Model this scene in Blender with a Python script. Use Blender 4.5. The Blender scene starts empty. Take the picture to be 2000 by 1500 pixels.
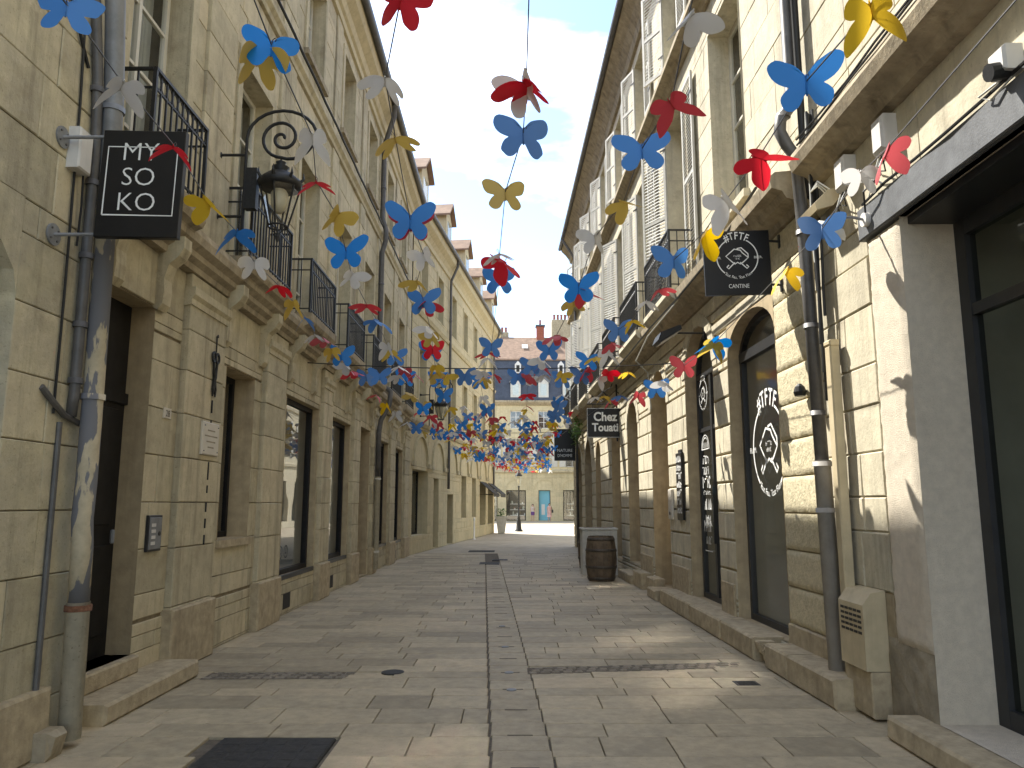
import bpy, math, random
from mathutils import Vector, Matrix
R = math.radians
rnd = random.Random(11)
SC = bpy.context.scene
COL = SC.collection

# ------------------------------------------------------------------ camera
CAM_H = 1.6
PITCH = math.atan(235 / 1500)
cam_d = bpy.data.cameras.new('camera'); cam_d.sensor_width = 36; cam_d.lens = 27.0
cam_d.clip_start = 0.05; cam_d.clip_end = 2000
cam = bpy.data.objects.new('camera', cam_d); COL.objects.link(cam)
cam.location = (0, 0, CAM_H); cam.rotation_euler = (R(90) + PITCH, 0, 0)
SC.camera = cam

# ------------------------------------------------------------------ sky, sun, exposure
SUN_TRAVEL = Vector((0.562, -0.58, -1.0)).normalized()
sun_to = -SUN_TRAVEL
elev = math.asin(sun_to.z); azim = math.atan2(sun_to.x, sun_to.y)     # from +Y towards +X
W = bpy.data.worlds.new('World'); SC.world = W; W.use_nodes = True
nt = W.node_tree; nt.nodes.clear()
def wn(t, **k):
    n = nt.nodes.new(t)
    for a, b in k.items(): setattr(n, a, b)
    return n
sky = wn('ShaderNodeTexSky', sky_type='NISHITA', sun_disc=False, sun_elevation=elev, sun_rotation=azim)
sky.air_density = 1.0; sky.dust_density = 0.35; sky.ozone_density = 1.0
tc = wn('ShaderNodeTexCoord'); mp = wn('ShaderNodeMapping'); mp.inputs['Scale'].default_value = (1.0, 1.4, 2.6); mp.inputs['Location'].default_value = (13.7, 21.1, 7.3)
nz = wn('ShaderNodeTexNoise'); nz.inputs['Scale'].default_value = 1.7; nz.inputs['Detail'].default_value = 8; nz.inputs['Roughness'].default_value = 0.58
rp = wn('ShaderNodeValToRGB'); rp.color_ramp.elements[0].position = 0.46; rp.color_ramp.elements[1].position = 0.78
mx = wn('ShaderNodeMix', data_type='RGBA'); mx.inputs['B'].default_value = (13.0, 12.9, 12.7, 1)
fac = wn('ShaderNodeMath', operation='MULTIPLY'); fac.inputs[1].default_value = 0.85
bg = wn('ShaderNodeBackground'); bg.inputs['Strength'].default_value = 0.098
wo = wn('ShaderNodeOutputWorld')
L = nt.links.new
L(tc.outputs['Generated'], mp.inputs['Vector']); L(mp.outputs['Vector'], nz.inputs['Vector']); L(nz.outputs['Fac'], rp.inputs['Fac'])
L(rp.outputs['Color'], fac.inputs[0]); L(fac.outputs[0], mx.inputs['Factor']); L(sky.outputs['Color'], mx.inputs['A'])
L(mx.outputs['Result'], bg.inputs['Color']); L(bg.outputs['Background'], wo.inputs['Surface'])
sd = bpy.data.lights.new('sun', 'SUN'); sd.energy = 3.0; sd.angle = R(0.6); sd.color = (1.0, 0.955, 0.87)
so = bpy.data.objects.new('sun', sd); COL.objects.link(so)
so.rotation_euler = SUN_TRAVEL.to_track_quat('-Z', 'Y').to_euler()
SC.view_settings.view_transform = 'Standard'; SC.view_settings.look = 'None'
SC.view_settings.gamma = 1.0; SC.view_settings.exposure = 2.0; SC.view_settings.use_curve_mapping = False
SC.cycles.use_denoising = True
SC.cycles.max_bounces = 7; SC.cycles.diffuse_bounces = 4; SC.cycles.glossy_bounces = 4; SC.cycles.transparent_max_bounces = 10
SC.cycles.caustics_reflective = True; SC.cycles.blur_glossy = 0.0; SC.cycles.sample_clamp_indirect = 160

# ------------------------------------------------------------------ materials
def mat(name, col, rough=0.8, metal=0.0, var=0.0, scale=6.0, bump=0.0, bscale=60.0, tint=0.0, streak=0.0, spots=0.0, col2=None, big=0.0, spec=0.3, pits=0.0):
    m = bpy.data.materials.new(name); m.use_nodes = True
    n = m.node_tree.nodes; l = m.node_tree.links
    b = n['Principled BSDF']; b.inputs['Roughness'].default_value = rough; b.inputs['Metallic'].default_value = metal
    b.inputs['Specular IOR Level'].default_value = spec
    c4 = (*col, 1)
    geo = n.new('ShaderNodeNewGeometry')
    last = None
    def noise(sc, det=5, vec=None, ro=0.6):
        t = n.new('ShaderNodeTexNoise'); t.inputs['Scale'].default_value = sc; t.inputs['Detail'].default_value = det; t.inputs['Roughness'].default_value = ro
        l.new(vec or geo.outputs['Position'], t.inputs['Vector']); return t
    def ramp(src, a, bb, lo=0.0, hi=1.0):
        r = n.new('ShaderNodeMapRange'); r.inputs['From Min'].default_value = a; r.inputs['From Max'].default_value = bb
        r.inputs['To Min'].default_value = lo; r.inputs['To Max'].default_value = hi; l.new(src, r.inputs['Value']); return r.outputs['Result']
    def mixc(f, A, B, bt='MIX'):
        x = n.new('ShaderNodeMix'); x.data_type = 'RGBA'; x.blend_type = bt
        if isinstance(f, float): x.inputs['Factor'].default_value = f
        else: l.new(f, x.inputs['Factor'])
        for k, v in (('A', A), ('B', B)):
            if isinstance(v, tuple): x.inputs[k].default_value = v
            else: l.new(v, x.inputs[k])
        return x.outputs['Result']
    cur = c4
    if col2: cur = mixc(ramp(noise(scale * 0.35, 6).outputs['Fac'], 0.38, 0.64), cur, (*col2, 1))
    if var:
        f = ramp(noise(scale, 7).outputs['Fac'], 0.3, 0.7, 1 - var, 1 + var)
        cur = mixc(1.0, cur, f, 'MULTIPLY')
    if big:
        f = ramp(noise(0.55, 4).outputs['Fac'], 0.3, 0.7, 1 - big, 1 + big)
        cur = mixc(1.0, cur, f, 'MULTIPLY')
    if tint:
        a = n.new('ShaderNodeAttribute'); a.attribute_name = 'tint'
        f = ramp(a.outputs['Fac'], 0, 1, 1 - tint, 1 + tint)
        cur = mixc(1.0, cur, f, 'MULTIPLY')
        h = ramp(a.outputs['Fac'], 0.55, 1.0, 0.0, 0.35)
        cur = mixc(h, cur, (col[0] * 0.95, col[1] * 0.88, col[2] * 0.85, 1))
    if streak:
        vm = n.new('ShaderNodeVectorMath'); vm.operation = 'MULTIPLY'; vm.inputs[1].default_value = (5.5, 5.5, 0.35)
        l.new(geo.outputs['Position'], vm.inputs[0])
        f = ramp(noise(1.0, 6, vm.outputs['Vector'], 0.65).outputs['Fac'], 0.52, 0.75, 0.0, streak)
        cur = mixc(f, cur, (col[0] * 0.30, col[1] * 0.29, col[2] * 0.30, 1))
    if spots:
        f = ramp(noise(2.3, 9, None, 0.72).outputs['Fac'], 0.56, 0.72, 0.0, spots)
        cur = mixc(f, cur, (col[0] * 0.42, col[1] * 0.38, col[2] * 0.34, 1))
    if pits:
        f = ramp(noise(38, 4, None, 0.7).outputs['Fac'], 0.60, 0.68, 0.0, pits)
        cur = mixc(f, cur, (col[0] * 0.38, col[1] * 0.35, col[2] * 0.33, 1))
        f = ramp(noise(4.5, 8, None, 0.75).outputs['Fac'], 0.60, 0.70, 0.0, pits * .8)
        cur = mixc(f, cur, (min(1, col[0] * 1.3), min(1, col[1] * 1.3), min(1, col[2] * 1.35), 1))
    if isinstance(cur, tuple): b.inputs['Base Color'].default_value = cur
    else: l.new(cur, b.inputs['Base Color'])
    if bump:
        bp = n.new('ShaderNodeBump'); bp.inputs['Strength'].default_value = bump; bp.inputs['Distance'].default_value = 0.012
        l.new(noise(bscale, 8, None, 0.65).outputs['Fac'], bp.inputs['Height']); l.new(bp.outputs['Normal'], b.inputs['Normal'])
    return m
M = {}
M['stone_a'] = mat('limestone_left', (0.525, 0.468, 0.315), 0.88, var=0.13, scale=9, bump=0.6, bscale=30, tint=0.22, streak=0.6, spots=0.45, col2=(0.46, 0.41, 0.295), big=0.06, pits=0.5)
M['stone_b'] = mat('limestone_shops', (0.52, 0.46, 0.312), 0.88, var=0.12, scale=8, bump=0.28, bscale=40, tint=0.20, streak=0.7, spots=0.5, col2=(0.45, 0.39, 0.265), big=0.07, pits=0.5)
M['stone_c'] = mat('limestone_far', (0.52, 0.45, 0.285), 0.88, var=0.10, scale=6, bump=0.2, bscale=40, tint=0.10, streak=0.35, spots=0.2, big=0.06)
M['stone_e'] = mat('limestone_bar', (0.565, 0.515, 0.38), 0.88, var=0.12, scale=9, bump=0.4, bscale=30, tint=0.13, streak=0.55, spots=0.48, col2=(0.50, 0.45, 0.335), big=0.05, pits=0.5)
M['stone_rough'] = mat('vermiculated_stone', (0.55, 0.485, 0.325), 0.92, var=0.2, scale=24, bump=1.0, bscale=42, tint=0.10, spots=0.3)
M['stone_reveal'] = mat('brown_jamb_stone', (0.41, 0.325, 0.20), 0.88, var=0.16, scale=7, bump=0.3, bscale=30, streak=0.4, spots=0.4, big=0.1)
M['stone_dirty'] = mat('weathered_cornice', (0.34, 0.285, 0.195), 0.92, var=0.25, scale=7, bump=0.5, bscale=28, streak=0.75, spots=0.65, big=0.1)
M['stone_plinth'] = mat('plinth_stone', (0.42, 0.345, 0.225), 0.9, var=0.22, scale=10, bump=0.6, bscale=30, tint=0.14, streak=0.4, spots=0.5)
M['mortar'] = mat('mortar', (0.24, 0.195, 0.125), 0.95, var=0.25, scale=12, bump=0.3)
M['mortar_light'] = mat('mortar_light', (0.40, 0.33, 0.21), 0.95, var=0.2, scale=12, bump=0.3)
M['stucco'] = mat('stucco', (0.60, 0.53, 0.42), 0.95, var=0.10, scale=14, bump=0.9, bscale=120, spots=0.14, big=0.05)
M['render_grey'] = mat('grey_render', (0.30, 0.26, 0.19), 0.95, var=0.3, scale=5, bump=0.7, bscale=30, spots=0.4)
M['paving'] = mat('paving_stone', (0.415, 0.345, 0.228), 0.6, var=0.16, scale=11, bump=0.16, bscale=70, tint=0.27, spots=0.40, col2=(0.35, 0.295, 0.20), big=0.12, spec=0.35, pits=0.45)
M['paving_far'] = mat('paving_far', (0.42, 0.365, 0.275), 0.75, var=0.14, scale=2.2, bump=0.1, big=0.1)
M['cobble'] = mat('cobble', (0.21, 0.18, 0.135), 0.7, var=0.3, scale=30, bump=0.4, bscale=60, tint=0.3)
M['joint'] = mat('paving_joint', (0.13, 0.11, 0.085), 0.95, var=0.3, scale=20)
M['iron'] = mat('black_iron', (0.022, 0.022, 0.022), 0.45, 0.0, var=0.3, scale=30, bump=0.1, bscale=90)
M['cast'] = mat('cast_iron_cover', (0.045, 0.043, 0.04), 0.6, 0.3, var=0.35, scale=20, bump=0.5, bscale=70)
M['dark_metal'] = mat('dark_metal', (0.03, 0.031, 0.033), 0.35, var=0.15, scale=5)
M['zinc'] = mat('zinc_pipe', (0.22, 0.225, 0.23), 0.5, 0.2, var=0.18, scale=9, spots=0.25)
M['zinc_dark'] = mat('dark_zinc_pipe', (0.115, 0.11, 0.105), 0.5, 0.2, var=0.2, scale=9, streak=0.3)
M['pipe_paint'] = mat('peeling_pipe_paint', (0.50, 0.46, 0.36), 0.6, var=0.15, scale=12, spots=0.6, streak=0.5, pits=0.6)
M['pipe_grey'] = mat('grey_painted_pipe', (0.33, 0.31, 0.28), 0.6, var=0.12, scale=10, streak=0.4)
M['pvc'] = mat('beige_conduit', (0.50, 0.42, 0.27), 0.6, var=0.12, scale=6, streak=0.25)
M['rust'] = mat('rust', (0.16, 0.075, 0.04), 0.9, var=0.4, scale=40, bump=0.3)
M['sign_black'] = mat('black_panel', (0.012, 0.012, 0.013), 0.35, var=0.15, scale=3)
M['white'] = mat('white_paint', (0.78, 0.77, 0.73), 0.5)
M['cream'] = mat('cream_joinery', (0.62, 0.59, 0.50), 0.5, var=0.06, scale=6)
M['letter'] = mat('lettering', (0.80, 0.80, 0.77), 0.6)
M['door'] = mat('dark_door', (0.014, 0.013, 0.013), 0.5, var=0.3, scale=9, spec=0.2)
M['beam'] = mat('grey_beam', (0.125, 0.13, 0.135), 0.6, var=0.2, scale=9, streak=0.5, bump=0.2)
M['shutter'] = mat('grey_shutter', (0.50, 0.49, 0.44), 0.6, var=0.10, scale=7, streak=0.25)
M['slate'] = mat('slate', (0.055, 0.064, 0.084), 0.45, var=0.25, scale=3, bump=0.2, tint=0.2)
M['tile'] = mat('roof_tile', (0.235, 0.155, 0.105), 0.85, var=0.25, scale=3, bump=0.3, tint=0.2, big=0.1)
M['brick_red'] = mat('chimney_brick', (0.26, 0.085, 0.055), 0.9, var=0.3, scale=8)
M['room'] = mat('room_wall', (0.30, 0.29, 0.25), 0.9, var=0.2, scale=1.2)
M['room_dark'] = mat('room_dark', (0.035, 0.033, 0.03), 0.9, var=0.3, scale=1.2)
M['curtain'] = mat('curtain', (0.42, 0.42, 0.40), 0.9, var=0.15, scale=3)
M['film'] = mat('window_film', (0.52, 0.55, 0.48), 0.6, var=0.08, scale=2)
M['oak'] = mat('barrel_oak', (0.135, 0.10, 0.066), 0.7, var=0.35, scale=8, streak=0.5, bump=0.3, tint=0.25)
M['hoop'] = mat('barrel_hoop', (0.10, 0.085, 0.07), 0.55, 0.5, var=0.3, scale=20)
M['planter'] = mat('grey_planter', (0.52, 0.51, 0.46), 0.8, var=0.12, scale=8, streak=0.3)
M['plaque'] = mat('marble_plaque', (0.60, 0.55, 0.46), 0.5, var=0.06, scale=8)
M['plastic'] = mat('white_plastic_box', (0.62, 0.60, 0.56), 0.55, var=0.06, scale=8, streak=0.2)
M['wire'] = mat('grey_wire', (0.10, 0.10, 0.10), 0.5)
M['cable'] = mat('black_cable', (0.02, 0.02, 0.02), 0.5)
M['cable_w'] = mat('pale_cable', (0.5, 0.5, 0.46), 0.5)
M['turq'] = mat('turquoise_door', (0.17, 0.42, 0.52), 0.5)
M['leaf'] = mat('leaf', (0.07, 0.14, 0.03), 0.6, var=0.4, scale=20)
M['awning'] = mat('awning', (0.05, 0.048, 0.045), 0.9, var=0.15, scale=6)
M['skin'] = mat('skin', (0.45, 0.28, 0.20), 0.6)
M['hair'] = mat('hair', (0.05, 0.03, 0.02), 0.7)
M['cloth_pink'] = mat('pink_dress', (0.55, 0.33, 0.28), 0.8)
M['cloth_violet'] = mat('violet_shorts', (0.12, 0.05, 0.16), 0.8)
M['cloth_pale'] = mat('pale_shirt', (0.50, 0.42, 0.36), 0.8)
M['warm_lamp'] = mat('frosted_lamp', (0.6, 0.55, 0.42), 0.3)

def glass_mat(name, ior=1.55, tint=(0.93, 0.96, 0.94), extra=0.0, haze=0.2, hr=0.17):
    m = bpy.data.materials.new(name); m.use_nodes = True
    n = m.node_tree.nodes; l = m.node_tree.links; n.clear()
    o = n.new('ShaderNodeOutputMaterial'); t = n.new('ShaderNodeBsdfTransparent'); t.inputs['Color'].default_value = (*tint, 1)
    g = n.new('ShaderNodeBsdfGlossy'); g.inputs['Roughness'].default_value = 0.0
    fr = n.new('ShaderNodeFresnel'); fr.inputs['IOR'].default_value = ior
    mr = n.new('ShaderNodeMapRange'); mr.inputs['To Min'].default_value = extra; mr.inputs['To Max'].default_value = 1.0
    geo = n.new('ShaderNodeNewGeometry'); io = n.new('ShaderNodeMapRange'); io.inputs['To Min'].default_value = ior; io.inputs['To Max'].default_value = 1 / ior
    l.new(geo.outputs['Backfacing'], io.inputs['Value']); l.new(io.outputs['Result'], fr.inputs['IOR'])      # the same pane seen from either side
    nz = n.new('ShaderNodeTexNoise'); nz.inputs['Scale'].default_value = 1.1; nz.inputs['Detail'].default_value = 1
    bp = n.new('ShaderNodeBump'); bp.inputs['Strength'].default_value = 0.12; bp.inputs['Distance'].default_value = 0.02
    l.new(geo.outputs['Position'], nz.inputs['Vector']); l.new(nz.outputs['Fac'], bp.inputs['Height']); l.new(bp.outputs['Normal'], g.inputs['Normal'])
    g2 = n.new('ShaderNodeBsdfGlossy'); g2.inputs['Roughness'].default_value = hr; gm = n.new('ShaderNodeMixShader'); gm.inputs[0].default_value = haze
    l.new(g.outputs[0], gm.inputs[1]); l.new(g2.outputs[0], gm.inputs[2])
    mi = n.new('ShaderNodeMixShader'); l.new(fr.outputs[0], mr.inputs['Value']); l.new(mr.outputs[0], mi.inputs[0]); l.new(t.outputs[0], mi.inputs[1]); l.new(gm.outputs[0], mi.inputs[2]); l.new(mi.outputs[0], o.inputs[0])
    return m
M['glass'] = glass_mat('shop_glass', 3.0)
M['glass_dim'] = glass_mat('tinted_shop_glass', 1.42, (0.62, 0.66, 0.60))
M['glass_up'] = glass_mat('window_glass', 2.3)
M['glass_bar'] = glass_mat('old_wavy_glass', 3.3, haze=0.85)
M['glass_high'] = glass_mat('old_window_glass', 3.2, haze=0.85, hr=0.12)
M['glass_lamp'] = glass_mat('lantern_glass', 1.45, (0.9, 0.9, 0.87))

def sheet_mat(name, col, trans):
    m = bpy.data.materials.new(name); m.use_nodes = True
    n = m.node_tree.nodes; l = m.node_tree.links
    b = n['Principled BSDF']; b.inputs['Base Color'].default_value = (*col, 1); b.inputs['Roughness'].default_value = 0.55
    t = n.new('ShaderNodeBsdfTranslucent'); t.inputs['Color'].default_value = (*col, 1)
    mi = n.new('ShaderNodeMixShader'); mi.inputs[0].default_value = trans
    geo = n.new('ShaderNodeNewGeometry'); nz = n.new('ShaderNodeTexNoise'); nz.inputs['Scale'].default_value = 320; nz.inputs['Detail'].default_value = 3
    bp = n.new('ShaderNodeBump'); bp.inputs['Strength'].default_value = 0.15; bp.inputs['Distance'].default_value = 0.002
    l.new(geo.outputs['Position'], nz.inputs['Vector']); l.new(nz.outputs['Fac'], bp.inputs['Height']); l.new(bp.outputs['Normal'], b.inputs['Normal'])
    oi = n.new('ShaderNodeObjectInfo'); hs = n.new('ShaderNodeHueSaturation'); hs.inputs['Color'].default_value = (*col, 1)
    for k, lo, hi in (('Value', .78, 1.18), ('Saturation', .84, 1.04)):
        mr = n.new('ShaderNodeMapRange'); mr.inputs['To Min'].default_value = lo; mr.inputs['To Max'].default_value = hi; l.new(oi.outputs['Random'], mr.inputs['Value']); l.new(mr.outputs[0], hs.inputs[k])
    l.new(hs.outputs[0], b.inputs['Base Color']); l.new(hs.outputs[0], t.inputs['Color'])
    l.new(b.outputs[0], mi.inputs[1]); l.new(t.outputs[0], mi.inputs[2]); l.new(mi.outputs[0], n['Material Output'].inputs[0])
    return m
M['bf_b'] = sheet_mat('blue_sheet', (0.018, 0.19, 0.56), 0.28)
M['bf_r'] = sheet_mat('red_sheet', (0.62, 0.015, 0.03), 0.35)
M['bf_y'] = sheet_mat('yellow_sheet', (0.72, 0.47, 0.02), 0.35)
M['bf_w'] = sheet_mat('white_sheet', (0.74, 0.72, 0.68), 0.3)

def peel_mat():
    m = mat('flaking_pipe', (0.48, 0.41, 0.28), 0.7, var=0.15, scale=14)
    n = m.node_tree.nodes; l = m.node_tree.links; b = n['Principled BSDF']
    src = b.inputs['Base Color'].links[0].from_socket
    geo = n.new('ShaderNodeNewGeometry'); vm = n.new('ShaderNodeVectorMath'); vm.operation = 'MULTIPLY'; vm.inputs[1].default_value = (4, 4, 1.1)
    nz = n.new('ShaderNodeTexNoise'); nz.inputs['Scale'].default_value = 2.0; nz.inputs['Detail'].default_value = 7
    l.new(geo.outputs['Position'], vm.inputs[0]); l.new(vm.outputs[0], nz.inputs['Vector'])
    r = n.new('ShaderNodeValToRGB'); r.color_ramp.elements[0].position = 0.47; r.color_ramp.elements[1].position = 0.49
    l.new(nz.outputs['Fac'], r.inputs['Fac'])
    x = n.new('ShaderNodeMix'); x.data_type = 'RGBA'; l.new(r.outputs['Color'], x.inputs['Factor']); l.new(src, x.inputs['A']); x.inputs['B'].default_value = (0.17, 0.17, 0.18, 1)
    l.new(x.outputs['Result'], b.inputs['Base Color']); return m
M['flaking'] = peel_mat()

# ------------------------------------------------------------------ mesh helpers
class Fr:
    """a facade frame: s runs along the wall, d out of it, z up"""
    def __init__(s, o, d, n):
        s.o = Vector((o[0], o[1], 0)); s.d = Vector((d[0], d[1], 0)).normalized(); s.n = Vector((n[0], n[1], 0)).normalized()
    def P(s, a, d, z): 
        v = s.o + s.d * a + s.n * d
        return (v.x, v.y, z)
WORLD = Fr((0, 0), (1, 0), (0, 1))
class MB:
    def __init__(s, fr=WORLD): s.fr = fr; s.v = []; s.f = []; s.t = []; s.cur = 0.5
    def add(s, vs, fs):
        k = len(s.v); s.v += [s.fr.P(*p) for p in vs]
        for f in fs: s.f.append([k + i for i in f]); s.t.append(s.cur)
        return s
    def box(s, a0, a1, d0, d1, z0, z1):
        return s.add([(a, d, z) for a in (a0, a1) for d in (d0, d1) for z in (z0, z1)],
                     [(0, 1, 3, 2), (4, 6, 7, 5), (0, 4, 5, 1), (2, 3, 7, 6), (0, 2, 6, 4), (1, 5, 7, 3)])
    def block(s, a0, a1, d0, d1, z0, z1, c=0.008, rough=0.0):
        """wall block with a chamfered front (d1)"""
        m = d1 - c
        j = lambda: rnd.uniform(-rough, rough)
        v = [(a0, d0, z0), (a1, d0, z0), (a1, d0, z1), (a0, d0, z1), (a0, m, z0), (a1, m, z0), (a1, m, z1), (a0, m, z1),
             (a0 + c, d1 + j(), z0 + c), (a1 - c, d1 + j(), z0 + c), (a1 - c, d1 + j(), z1 - c), (a0 + c, d1 + j(), z1 - c)]
        f = [(8, 9, 10, 11)]
        for k in range(4):
            q = (k + 1) % 4
            f += [(k, q, q + 4, k + 4), (k + 4, q + 4, q + 8, k + 8)]
        return s.add(v, f)
    def slab(s, x0, x1, y0, y1, z0, z1, c=0.006):
        m = z1 - c
        q = [(x0, y0), (x1, y0), (x1, y1), (x0, y1)]; p = [(x0 + c, y0 + c), (x1 - c, y0 + c), (x1 - c, y1 - c), (x0 + c, y1 - c)]
        v = [(a, b, z0) for a, b in q] + [(a, b, m) for a, b in q] + [(a, b, z1 + rnd.uniform(-.0012, .0012)) for a, b in p]
        f = [(8, 9, 10, 11)]
        for k in range(4):
            r = (k + 1) % 4; f += [(k, r, r + 4, k + 4), (k + 4, r + 4, r + 8, k + 8)]
        return s.add(v, f)
    def prism(s, prof, a0, a1):
        """profile of (d, z) extruded along s"""
        n = len(prof)
        v = [(a0, d, z) for d, z in prof] + [(a1, d, z) for d, z in prof]
        f = [(i, (i + 1) % n, n + (i + 1) % n, n + i) for i in range(n)] + [tuple(range(n)), tuple(range(2 * n - 1, n - 1, -1))]
        return s.add(v, f)
    def plate(s, pts, d0, d1):
        """outline of (s, z) extruded along d"""
        n = len(pts)
        v = [(a, d0, z) for a, z in pts] + [(a, d1, z) for a, z in pts]
        f = [(i, (i + 1) % n, n + (i + 1) % n, n + i) for i in range(n)] + [tuple(range(n)), tuple(range(2 * n - 1, n - 1, -1))]
        return s.add(v, f)
    def tube(s, pts, r, n=6, caps=True):
        P = [Vector(s.fr.P(*p)) for p in pts]; k0 = len(s.v); rs = r if isinstance(r, (list, tuple)) else [r] * len(P)
        up = None
        for i, p in enumerate(P):
            t = (P[min(i + 1, len(P) - 1)] - P[max(i - 1, 0)]).normalized()
            if up is None: up = t.orthogonal().normalized()
            up = (up - t * up.dot(t)); up = up.normalized() if up.length > 1e-6 else t.orthogonal().normalized()
            w = t.cross(up)
            for j in range(n):
                a = 2 * math.pi * j / n; q = p + (up * math.cos(a) + w * math.sin(a)) * rs[i]; s.v.append(tuple(q))
        for i in range(len(P) - 1):
            for j in range(n):
                a = k0 + i * n + j; b = k0 + i * n + (j + 1) % n; s.f.append([a, b, b + n, a + n]); s.t.append(s.cur)
        if caps:
            s.f.append([k0 + j for j in range(n)]); s.f.append([k0 + (len(P) - 1) * n + j for j in range(n)]); s.t += [s.cur] * 2
        return s
    def lathe(s, c, prof, n=16, phase=0.0):
        """profile of (radius, z) turned about the vertical through c"""
        c = s.fr.P(*c); k0 = len(s.v)
        for r, z in prof:
            for j in range(n):
                a = 2 * math.pi * j / n + phase; s.v.append((c[0] + r * math.cos(a), c[1] + r * math.sin(a), c[2] + z))
        for i in range(len(prof) - 1):
            for j in range(n):
                a = k0 + i * n + j; b = k0 + i * n + (j + 1) % n; s.f.append([a, b, b + n, a + n]); s.t.append(s.cur)
        s.f.append([k0 + j for j in range(n)]); s.f.append([k0 + (len(prof) - 1) * n + j for j in range(n)]); s.t += [s.cur] * 2
        return s
    def disc(s, c, r, axis, th, n=20):
        c = Vector(s.fr.P(*c)); axis = Vector(axis).normalized(); u = axis.orthogonal().normalized(); w = axis.cross(u); k0 = len(s.v)
        for e in (-th / 2, th / 2):
            for j in range(n):
                a = 2 * math.pi * j / n; s.v.append(tuple(c + axis * e + (u * math.cos(a) + w * math.sin(a)) * r))
        for j in range(n): s.f.append([k0 + j, k0 + (j + 1) % n, k0 + n + (j + 1) % n, k0 + n + j]); s.t.append(s.cur)
        s.f.append([k0 + j for j in range(n)]); s.f.append([k0 + n + j for j in range(n)]); s.t += [s.cur] * 2
        return s
    def build(s, name, m, parent=None, smooth=False, kind=None):
        me = bpy.data.meshes.new(name); me.from_pydata(s.v, [], s.f)
        at = me.attributes.new('tint', 'FLOAT', 'FACE'); at.data.foreach_set('value', s.t)
        me.materials.append(M[m] if isinstance(m, str) else m)
        if smooth: me.polygons.foreach_set('use_smooth', [True] * len(me.polygons))
        o = bpy.data.objects.new(name, me); COL.objects.link(o)
        if parent is not None: attach(o, parent)
        if kind: o['kind'] = kind
        return o
def attach(o, parent):
    o.parent = parent; o.matrix_parent_inverse = wm(parent).inverted()
def wm(o):
    return (wm(o.parent) @ o.matrix_parent_inverse @ o.matrix_basis) if o.parent else o.matrix_basis
def thing(name, label, cat, loc=(0, 0, 0), group=None):
    o = bpy.data.objects.new(name, None); COL.objects.link(o); o.location = loc; o.empty_display_size = 0.2
    o['label'] = label; o['category'] = cat
    if group: o['group'] = group
    return o
def tag(o, label, cat, group=None, kind=None):
    o['label'] = label; o['category'] = cat
    if group: o['group'] = group
    return o
def struct(o): o['kind'] = 'structure'; return o
_fc = {}
def text(body, size, O, Rv, Uv, m, parent, name='lettering', align='CENTER', bold=0.0, sx=1.0, th=0.0):
    """flat lettering laid on a plane: O its centre of the baseline, Rv right, Uv up"""
    cu = bpy.data.curves.new('t', 'FONT'); cu.body = body; cu.size = size; cu.align_x = align; cu.offset = bold; cu.resolution_u = 3; cu.extrude = th
    ob = bpy.data.objects.new('t', cu)
    me = bpy.data.meshes.new_from_object(ob)
    bpy.data.objects.remove(ob); bpy.data.curves.remove(cu)
    O = Vector(O); Rv = Vector(Rv).normalized(); Uv = Vector(Uv).normalized(); N = Rv.cross(Uv)
    for v in me.vertices: c = v.co.copy(); v.co = O + Rv * (c.x * sx) + Uv * c.y + N * c.z
    me.materials.clear(); me.materials.append(M[m]); me.name = name
    o = bpy.data.objects.new(name, me); COL.objects.link(o); attach(o, parent); return o
def stroke(paths, w, O, Rv, Uv, m, parent, name, th=0.002):
    """line drawing as thin ribbons on a plane; paths of (x, y)"""
    O = Vector(O); Rv = Vector(Rv).normalized(); Uv = Vector(Uv).normalized(); v = []; f = []
    for p in paths:
        k0 = len(v)
        for i, (x, y) in enumerate(p):
            a = Vector(p[max(i - 1, 0)]); b = Vector(p[min(i + 1, len(p) - 1)]); t = (b - a)
            t = t.normalized() if t.length > 0 else Vector((1, 0)); nn = Vector((-t.y, t.x)) * w / 2
            for q in (Vector((x, y)) + nn, Vector((x, y)) - nn): v.append(tuple(O + Rv * q.x + Uv * q.y))
        for i in range(len(p) - 1): f.append((k0 + 2 * i, k0 + 2 * i + 1, k0 + 2 * i + 3, k0 + 2 * i + 2))
    me = bpy.data.meshes.new(name); me.from_pydata(v, [], f); me.materials.append(M[m])
    o = bpy.data.objects.new(name, me); COL.objects.link(o); attach(o, parent); return o
def arc(cx, cy, r, a0, a1, n=20, ry=None): return [(cx + r * math.cos(R(a0 + (a1 - a0) * i / n)), cy + (ry or r) * math.sin(R(a0 + (a1 - a0) * i / n))) for i in range(n + 1)]

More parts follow.
